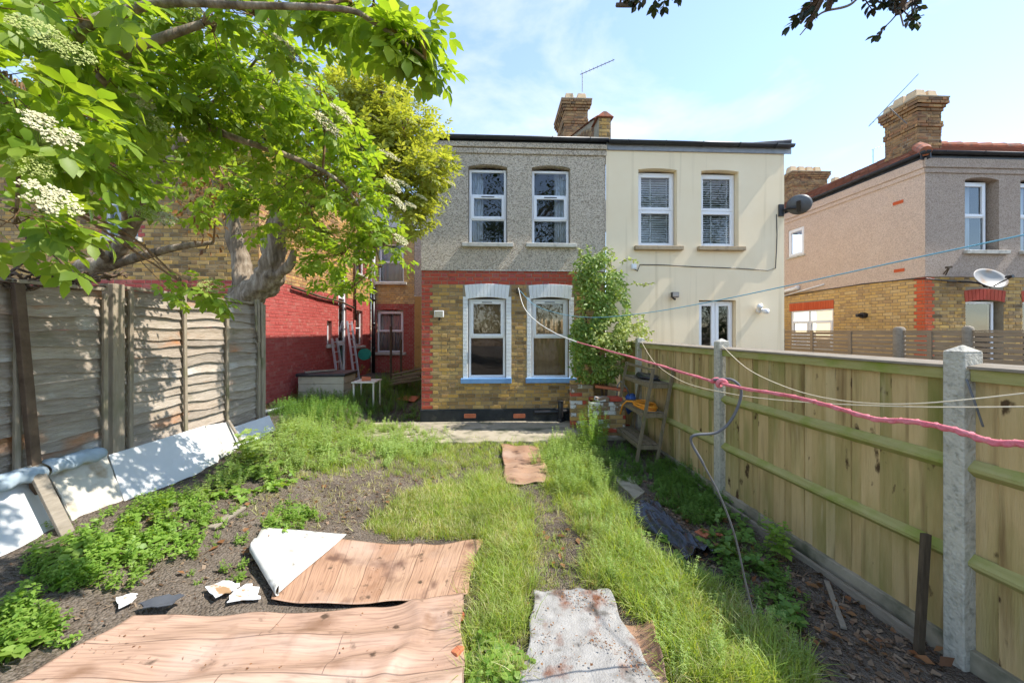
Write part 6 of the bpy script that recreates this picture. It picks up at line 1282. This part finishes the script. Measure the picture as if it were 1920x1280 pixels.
def flower(root, px, py, d, nrm, sc, R, bud=False):
    p = atD(px, py, d); a, b = UMBB if bud else UMB[R.randrange(3)]; n = Vector(nrm).normalized(); M = Matrix.Translation(p - wloc(root)) @ n.to_track_quat('Z', 'Y').to_matrix().to_4x4() @ Matrix.Rotation(R.random() * 6, 4, 'Z') @ Matrix.Scale(sc, 4)
    o = bpy.data.objects.new('flower_cluster', a); COL.objects.link(o); o.parent = root; o.matrix_local = M
    s = bpy.data.objects.new('flower_stalks', b); COL.objects.link(s); s.parent = o
R = random.Random(77)
# near elder, rooted behind the old fence and arching over the garden
T1 = Tree('elder_tree', (-3.75, 3.9, .5), 'near elder with large leaves and cream flower heads arching over the left fence')
T1.limb([Vector((-3.8, 3.9, .4)), Vector((-3.75, 3.95, 1.4)), (150, 520, 3.75), (205, 492, 3.7), (238, 440, 3.6), (262, 395, 3.5), (300, 330, 3.4), (345, 255, 3.3)], .10, .03, 10, .25)
T1.limb([(118, 524, 3.75), (220, 493, 3.7), (320, 466, 3.7), (400, 455, 3.7)], .065, .02, 8, .2)
T1.limb([(238, 440, 3.6), (120, 380, 3.0), (60, 250, 2.4), (140, 76, 1.72), (230, 24, 1.70), (320, 6, 1.70), (450, 10, 1.70), (640, 17, 1.70), (700, 42, 1.75), (760, 82, 1.8), (800, 112, 1.85)], .030, .006, 8, .06)
T1.limb([(140, 230, 2.3), (220, 112, 1.85), (300, 73, 1.85), (380, 45, 1.9)], .03, .016, 8, .05)
T1.limb([(238, 440, 3.6), (235, 195, 2.7), (350, 220, 2.5), (430, 255, 2.5), (560, 300, 2.7), (640, 345, 3.0), (690, 420, 3.4), (715, 500, 3.5)], .032, .007, 8, .06)
T1.limb([(262, 395, 3.5), (275, 335, 3.2), (310, 300, 3.2), (420, 282, 3.1), (520, 285, 3.1), (600, 330, 3.2), (660, 380, 3.2)], .022, .006, 7, .05)
T1.limb([(350, 220, 2.9), (430, 170, 2.6), (490, 100, 2.4)], .014, .007, 6, .05)
T1.limb([(205, 492, 3.7), (60, 330, 2.2), (20, 210, 1.6)], .03, .010, 7, .05)
B1 = [((40, 20, 1.5), (.40, .3, .22), 16), ((40, 170, 1.35), (.28, .25, .22), 16), ((110, 260, 1.7), (.35, .3, .25), 18), ((30, 420, 1.5), (.22, .25, .16), 9), ((150, 130, 1.9), (.4, .35, .3), 24), ((150, 330, 2.2), (.42, .3, .28), 22), ((260, 60, 2.1), (.5, .35, .25), 30), ((260, 190, 2.3), (.45, .35, .3), 30), ((270, 320, 2.6), (.4, .3, .28), 20),
      ((400, 60, 2.1), (.5, .3, .25), 30), ((400, 170, 2.4), (.45, .35, .3), 30), ((530, 50, 2.05), (.45, .3, .20), 26), ((520, 160, 2.5), (.45, .35, .28), 30), ((640, 45, 1.95), (.26, .25, .15), 9), ((720, 60, 1.9), (.22, .22, .13), 8), ((775, 50, 1.9), (.18, .2, .15), 7), ((800, 100, 1.9), (.10, .15, .10), 5), ((740, 110, 1.95), (.14, .2, .08), 4),
      ((480, 250, 2.8), (.55, .4, .32), 30), ((600, 230, 2.9), (.45, .4, .3), 28), ((600, 330, 3.1), (.5, .4, .32), 32), ((680, 380, 3.2), (.38, .35, .3), 24), ((720, 460, 3.4), (.28, .3, .22), 14), ((640, 480, 3.5), (.4, .35, .30), 24), ((660, 540, 3.6), (.2, .25, .12), 9), ((520, 400, 3.3), (.5, .4, .28), 24), ((430, 350, 3.2), (.45, .35, .25), 14), ((360, 400, 3.4), (.35, .3, .18), 9), ((385, 560, 2.75), (.16, .18, .08), 8), ((350, 540, 2.8), (.10, .12, .06), 4), ((90, 480, 3.3), (.3, .3, .12), 5)]
for c, r, n in B1: T1.blob(c, r, int(n * (.75 if c[2] < 2.0 else .62)), R, tl=.3, leaves=3, lsc=(.62, 1.0) if c[2] < 2.0 else (.5, .82))
CT = [compound(.13, .10, .62, 2, s) for s in range(6)]
T1.finish(CT, 'elder_leaf')
FLW = [(95, 245, 1.15, (.75, -.25, .6), .95, 0), (95, 372, 1.12, (.75, -.3, .55), .9, 0), (75, 62, 1.15, (.6, -.5, .55), .9, 1), (130, 95, 1.2, (.6, -.5, .5), .8, 1), (230, 125, 1.8, (.6, -.4, .6), .7, 1), (262, 190, 1.9, (.6, -.4, .6), .7, 0), (285, 230, 2.0, (.6, -.5, .5), .7, 1), (540, 95, 2.1, (.75, -.3, .5), 1.0, 0), (615, 235, 2.5, (.7, -.3, .55), 1.1, 0), (640, 215, 2.5, (.7, -.3, .55), .9, 0), (735, 345, 3.0, (.7, -.3, .6), 1.0, 0), (745, 380, 3.0, (.7, -.3, .6), .9, 0), (752, 450, 3.2, (.6, -.4, .6), .8, 0), (360, 20, 1.9, (.5, -.5, .6), .7, 1), (275, 400, 2.4, (.6, -.4, .6), .7, 1), (395, 535, 2.7, (.4, -.6, .6), .8, 1), (310, 410, 2.5, (.5, -.5, .6), .7, 0), (60, 310, 1.3, (.6, -.5, .4), .6, 1)]
for x, y, d, nn, sc, bd in FLW: sc *= .8 if d < 1.3 else 1; flower(T1.root, x, y, d, nn, sc, R, bool(bd))
# dead brown leaves caught in the crown
mats = [dirmat(atD(R.gauss(385, 24), R.gauss(355, 50), R.uniform(3.3, 3.8)), (R.uniform(-1, 1), R.uniform(-1, 1), -1), (R.random(), R.random(), R.random()), R.uniform(.04, .08)) for _ in range(260)]
V, F = np_inst(leafq(.6), LQ_F, mats); tag(link('withered_leaves', np_mesh('withered_leaves', V, F), 'dead_leaf', T1.root), kind='stuff')
# far elder with a gnarled trunk at the fence end
T2 = Tree('elder_tree', (-3.5, 5.6, .4), 'far elder with a thick gnarled trunk at the end of the old fence')
T2.limb([Vector((-4.05, 5.5, .2)), Vector((-4.0, 5.5, .8)), (425, 640, 5.6), (440, 598, 5.6), (470, 558, 5.6), (500, 527, 5.55), (512, 500, 5.5), (514, 470, 5.5), (516, 440, 5.45), (530, 380, 5.4)], .25, .12, 28, .4)
T2.limb([(450, 575, 5.75), (455, 510, 5.8), (447, 470, 5.8), (430, 400, 5.7), (400, 320, 5.5)], .16, .07, 14, .35)
T2.limb([(516, 440, 5.45), (580, 330, 5.2), (660, 250, 5.0), (740, 190, 4.9)], .10, .02, 10, .15)
T2.limb([(525, 400, 5.4), (620, 370, 5.2), (720, 340, 5.0), (800, 330, 4.9)], .07, .015, 9, .15)
T2.limb([(530, 380, 5.4), (520, 280, 5.3), (480, 180, 5.2)], .08, .02, 9, .15)
T2.limb([(505, 525, 5.5), (540, 500, 5.4), (552, 470, 5.35)], .09, .04, 10, .3)
B2 = [((700, 180, 4.9), (.5, .5, .35), 40), ((620, 180, 5.0), (.6, .5, .45), 44), ((760, 240, 4.85), (.5, .5, .4), 50), ((800, 330, 4.8), (.34, .4, .4), 36), ((770, 395, 4.8), (.3, .4, .3), 22), ((700, 280, 4.9), (.6, .5, .45), 46), ((640, 340, 5.0), (.6, .5, .45), 40), ((560, 240, 5.2), (.6, .5, .5), 40), ((480, 180, 5.3), (.7, .5, .5), 36), ((560, 370, 5.1), (.5, .5, .4), 26), ((440, 330, 5.4), (.7, .5, .5), 30), ((740, 330, 4.7), (.4, .4, .35), 26), ((330, 250, 5.4), (.7, .5, .6), 30), ((200, 150, 5.2), (.8, .6, .7), 30), ((330, 100, 5.3), (.7, .6, .6), 26), ((90, 200, 4.9), (.6, .6, .7), 22), ((600, 440, 5.2), (.5, .4, .25), 20), ((700, 440, 5.0), (.35, .4, .2), 14)]
for c, r, n in B2: T2.blob(c, r, int(n * 1.3), R, tl=.4, leaves=4, lsc=(.75, 1.2), droop=.05)
CF = [compound(.10, .075, .6, 2, 30 + s, True) for s in range(4)]
T2.finish(CF, 'elder_leaf_far')
for x, y, d, sc in ((730, 292, 4.3, 1.3), (700, 220, 4.6, .9), (770, 385, 4.4, .9), (845, 345, 4.6, .7), (830, 300, 4.6, .8), (790, 370, 4.5, .8), (660, 290, 4.6, .8), (755, 345, 4.4, 1.0)): flower(T2.root, x, y, d, (.5, -.4, .8), sc, R)
# dead vine stems tangled along the fence top
m = MB()
for k in range(26):
    x0 = R.uniform(-60, 190); y0 = R.uniform(512, 534); P = [onX(x0 + i * R.uniform(14, 26), y0 + R.uniform(-9, 9) + (6 if i % 2 else 0), XL + R.uniform(-.08, .05)) for i in range(5)]; m.tube(spline(P, 5), R.uniform(.004, .011), 5)
for (a, b, c) in (((130, 535), (122, 500), (60, 440)), ((70, 520), (95, 480), (90, 430)), ((20, 510), (60, 470), (30, 420)), ((140, 530), (100, 495), (60, 505))): m.tube(spline([onX(*a, XL - .05), onX(*b, XL - .1), onX(*c, XL - .15)], 8), .009, 6)
tag(m.build('dead_vine', 'dead_twig', smooth=True), 'tangle of bare dead vine stems along the top of the old fence', 'vine')
# climbing shrub on the house corner
T3 = Tree('climbing_shrub', (2.2, 7.4, .05), 'leafy climbing shrub on the wall between the window and the right fence', 'shrub')
for pts in ([(1130, 760, 7.3), (1125, 680, 7.35), (1118, 580, 7.45), (1122, 480, 7.55)], [(1135, 760, 7.2), (1140, 690, 7.2), (1150, 630, 7.1), (1190, 612, 6.9)], [(1120, 720, 7.3), (1105, 650, 7.3), (1095, 560, 7.45)]): T3.limb(pts, .03, .008, 7, .1)
SH = [(1100, 560), (1080, 530), (1088, 492), (1122, 460), (1152, 500), (1172, 560), (1178, 596), (1168, 660), (1156, 712), (1098, 716), (1078, 690), (1070, 640), (1076, 590)]; SP = [(1110, 640), (1140, 600), (1190, 596), (1215, 612), (1205, 640), (1170, 655), (1130, 668)]
def wallleaf(poly, n, lo, hi, sz0, sz1):
    o = []; xs_ = [p[0] for p in poly]; ys_ = [p[1] for p in poly]
    while len(o) < n:
        x, y = R.uniform(min(xs_), max(xs_)), R.uniform(min(ys_), max(ys_))
        if not inpoly(x + R.gauss(0, 8), y + R.gauss(0, 8), poly) or mnoise.noise(Vector((x * .035, y * .035, 2))) < -.22: continue
        o.append(dirmat(atD(x, y, R.uniform(lo, hi)), (R.uniform(-1, 1), R.uniform(-1, .2), R.uniform(-1, .3)), (R.uniform(-.5, .5), -1, R.uniform(0, 1)), R.uniform(sz0, sz1)))
    return o
V, F = np_inst(leafq(.5), LQ_F, wallleaf(SH, 7000, 6.9, 7.5, .045, .11)); tag(link('crown', np_mesh('crown', V, F), 'creeper_leaf', T3.root), kind='stuff')
V, F = np_inst(leafq(.5), LQ_F, wallleaf(SP, 1100, 6.7, 7.1, .04, .08) + wallleaf(SH, 500, 6.9, 7.2, .04, .07)); tag(link('pale_leaves', np_mesh('pale_leaves', V, F), 'creeper_pale', T3.root), kind='stuff')
sh_ = []
for k in range(26):
    x, y, d_ = R.uniform(1085, 1200), R.uniform(470, 700), R.uniform(6.9, 7.4); ang = R.uniform(-3.0, .3) if y < 600 else R.uniform(-.6, .6); P = [atD(x + 9 * i * math.cos(ang), y + 9 * i * math.sin(ang) * (1 - .06 * i * i), d_) for i in range(5)]
    T3.wood.tube(spline(P, 3), .004, 4)
    for p in spline(P, 3): sh_ += [dirmat(p, (R.uniform(-1, 1), R.uniform(-1, .2), R.uniform(-1, .3)), (R.uniform(-.5, .5), -1, R.uniform(0, 1)), R.uniform(.05, .09)) for _ in range(2)]
V, F = np_inst(leafq(.45), LQ_F, sh_); tag(link('straggling_shoots', np_mesh('straggling_shoots', V, F), 'creeper_pale', T3.root), kind='stuff')
T3.wood.build('trunk', 'dead_twig', T3.root, smooth=True)
# branches with leaf colour darkened for backlight, reaching in from a tree beyond the right fence
T4 = Tree('plum_tree', (4.3, -1.6, 0), 'branches with leaves coloured dark for backlight, hanging in at the top right of the picture')
T4.limb([Vector((4.3, -1.6, 0)), Vector((4.2, -1.5, 2.5)), Vector((3.6, -1.0, 3.9)), (1960, -320, 1.35), (1720, -140, 1.42), (1640, -60, 1.45)], .10, .010, 10, .12)
T4.limb([(1640, -60, 1.45), (1600, 5, 1.45), (1540, 25, 1.45), (1500, 66, 1.45)], .006, .002, 6); T4.limb([(1650, -60, 1.45), (1680, 0, 1.45), (1694, 50, 1.45)], .006, .002, 6); T4.limb([(1720, -140, 1.42), (1400, -120, 1.42), (1250, -40, 1.42), (1190, 8, 1.42)], .007, .002, 6)
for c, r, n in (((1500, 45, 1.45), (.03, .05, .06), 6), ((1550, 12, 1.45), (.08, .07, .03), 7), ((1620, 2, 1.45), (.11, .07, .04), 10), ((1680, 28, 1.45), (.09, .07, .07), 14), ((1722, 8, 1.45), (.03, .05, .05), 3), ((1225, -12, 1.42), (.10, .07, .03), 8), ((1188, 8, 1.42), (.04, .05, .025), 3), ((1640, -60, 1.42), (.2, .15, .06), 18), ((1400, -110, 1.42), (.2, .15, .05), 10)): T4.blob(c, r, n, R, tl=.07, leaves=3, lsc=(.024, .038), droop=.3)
T4.finish([(np.array(tri_leaflet(.75)[0]), tri_leaflet(.75)[1])], 'backlit_dark_leaf', 'bark', 'dead_twig')
# two tall trees behind the viewpoint, seen mirrored in the upper windows
for k, (x, y, h, rr, lab) in enumerate(((1.8, -8.5, 14.0, 4.4, 'tall dark tree mirrored in the windows of the grey house'), (12.8, -9.0, 12.5, 4.2, 'tall dark tree mirrored in the windows of the cream house'))):
    t = Tree('broadleaf_tree', (x, y, 0), lab); t.limb([Vector((x, y, -.1)), Vector((x + .2, y, 3)), Vector((x, y + .2, 7)), Vector((x, y, h - 2))], .28, .05, 12, .15)
    mats = []; cs = [(Vector((x + R.uniform(-.7, .7) * rr, y + R.uniform(-.6, .6) * rr, R.uniform(1.0, h - .8))), R.uniform(1.0, 1.7)) for _ in range(48)]
    for c, r_ in cs:
        t.wood.tube([Vector((x, y, max(.8, c.z - 1.5))), c], [.07, .02], 6)
        for _ in range(300): v = Vector((R.gauss(0, .45), R.gauss(0, .45), R.gauss(0, .4))) * r_; mats.append(dirmat(c + v, (R.uniform(-1, 1), R.uniform(-1, 1), R.uniform(-1, .4)), (R.uniform(-.5, .5), R.uniform(-.5, .5), 1), R.uniform(.12, .22)))
    t.mats = mats; t.finish([(leafq(.6), np.array([[0, 3, 2], [0, 2, 1], [0, 4, 2], [0, 2, 3]]))], 'tree_leaf')
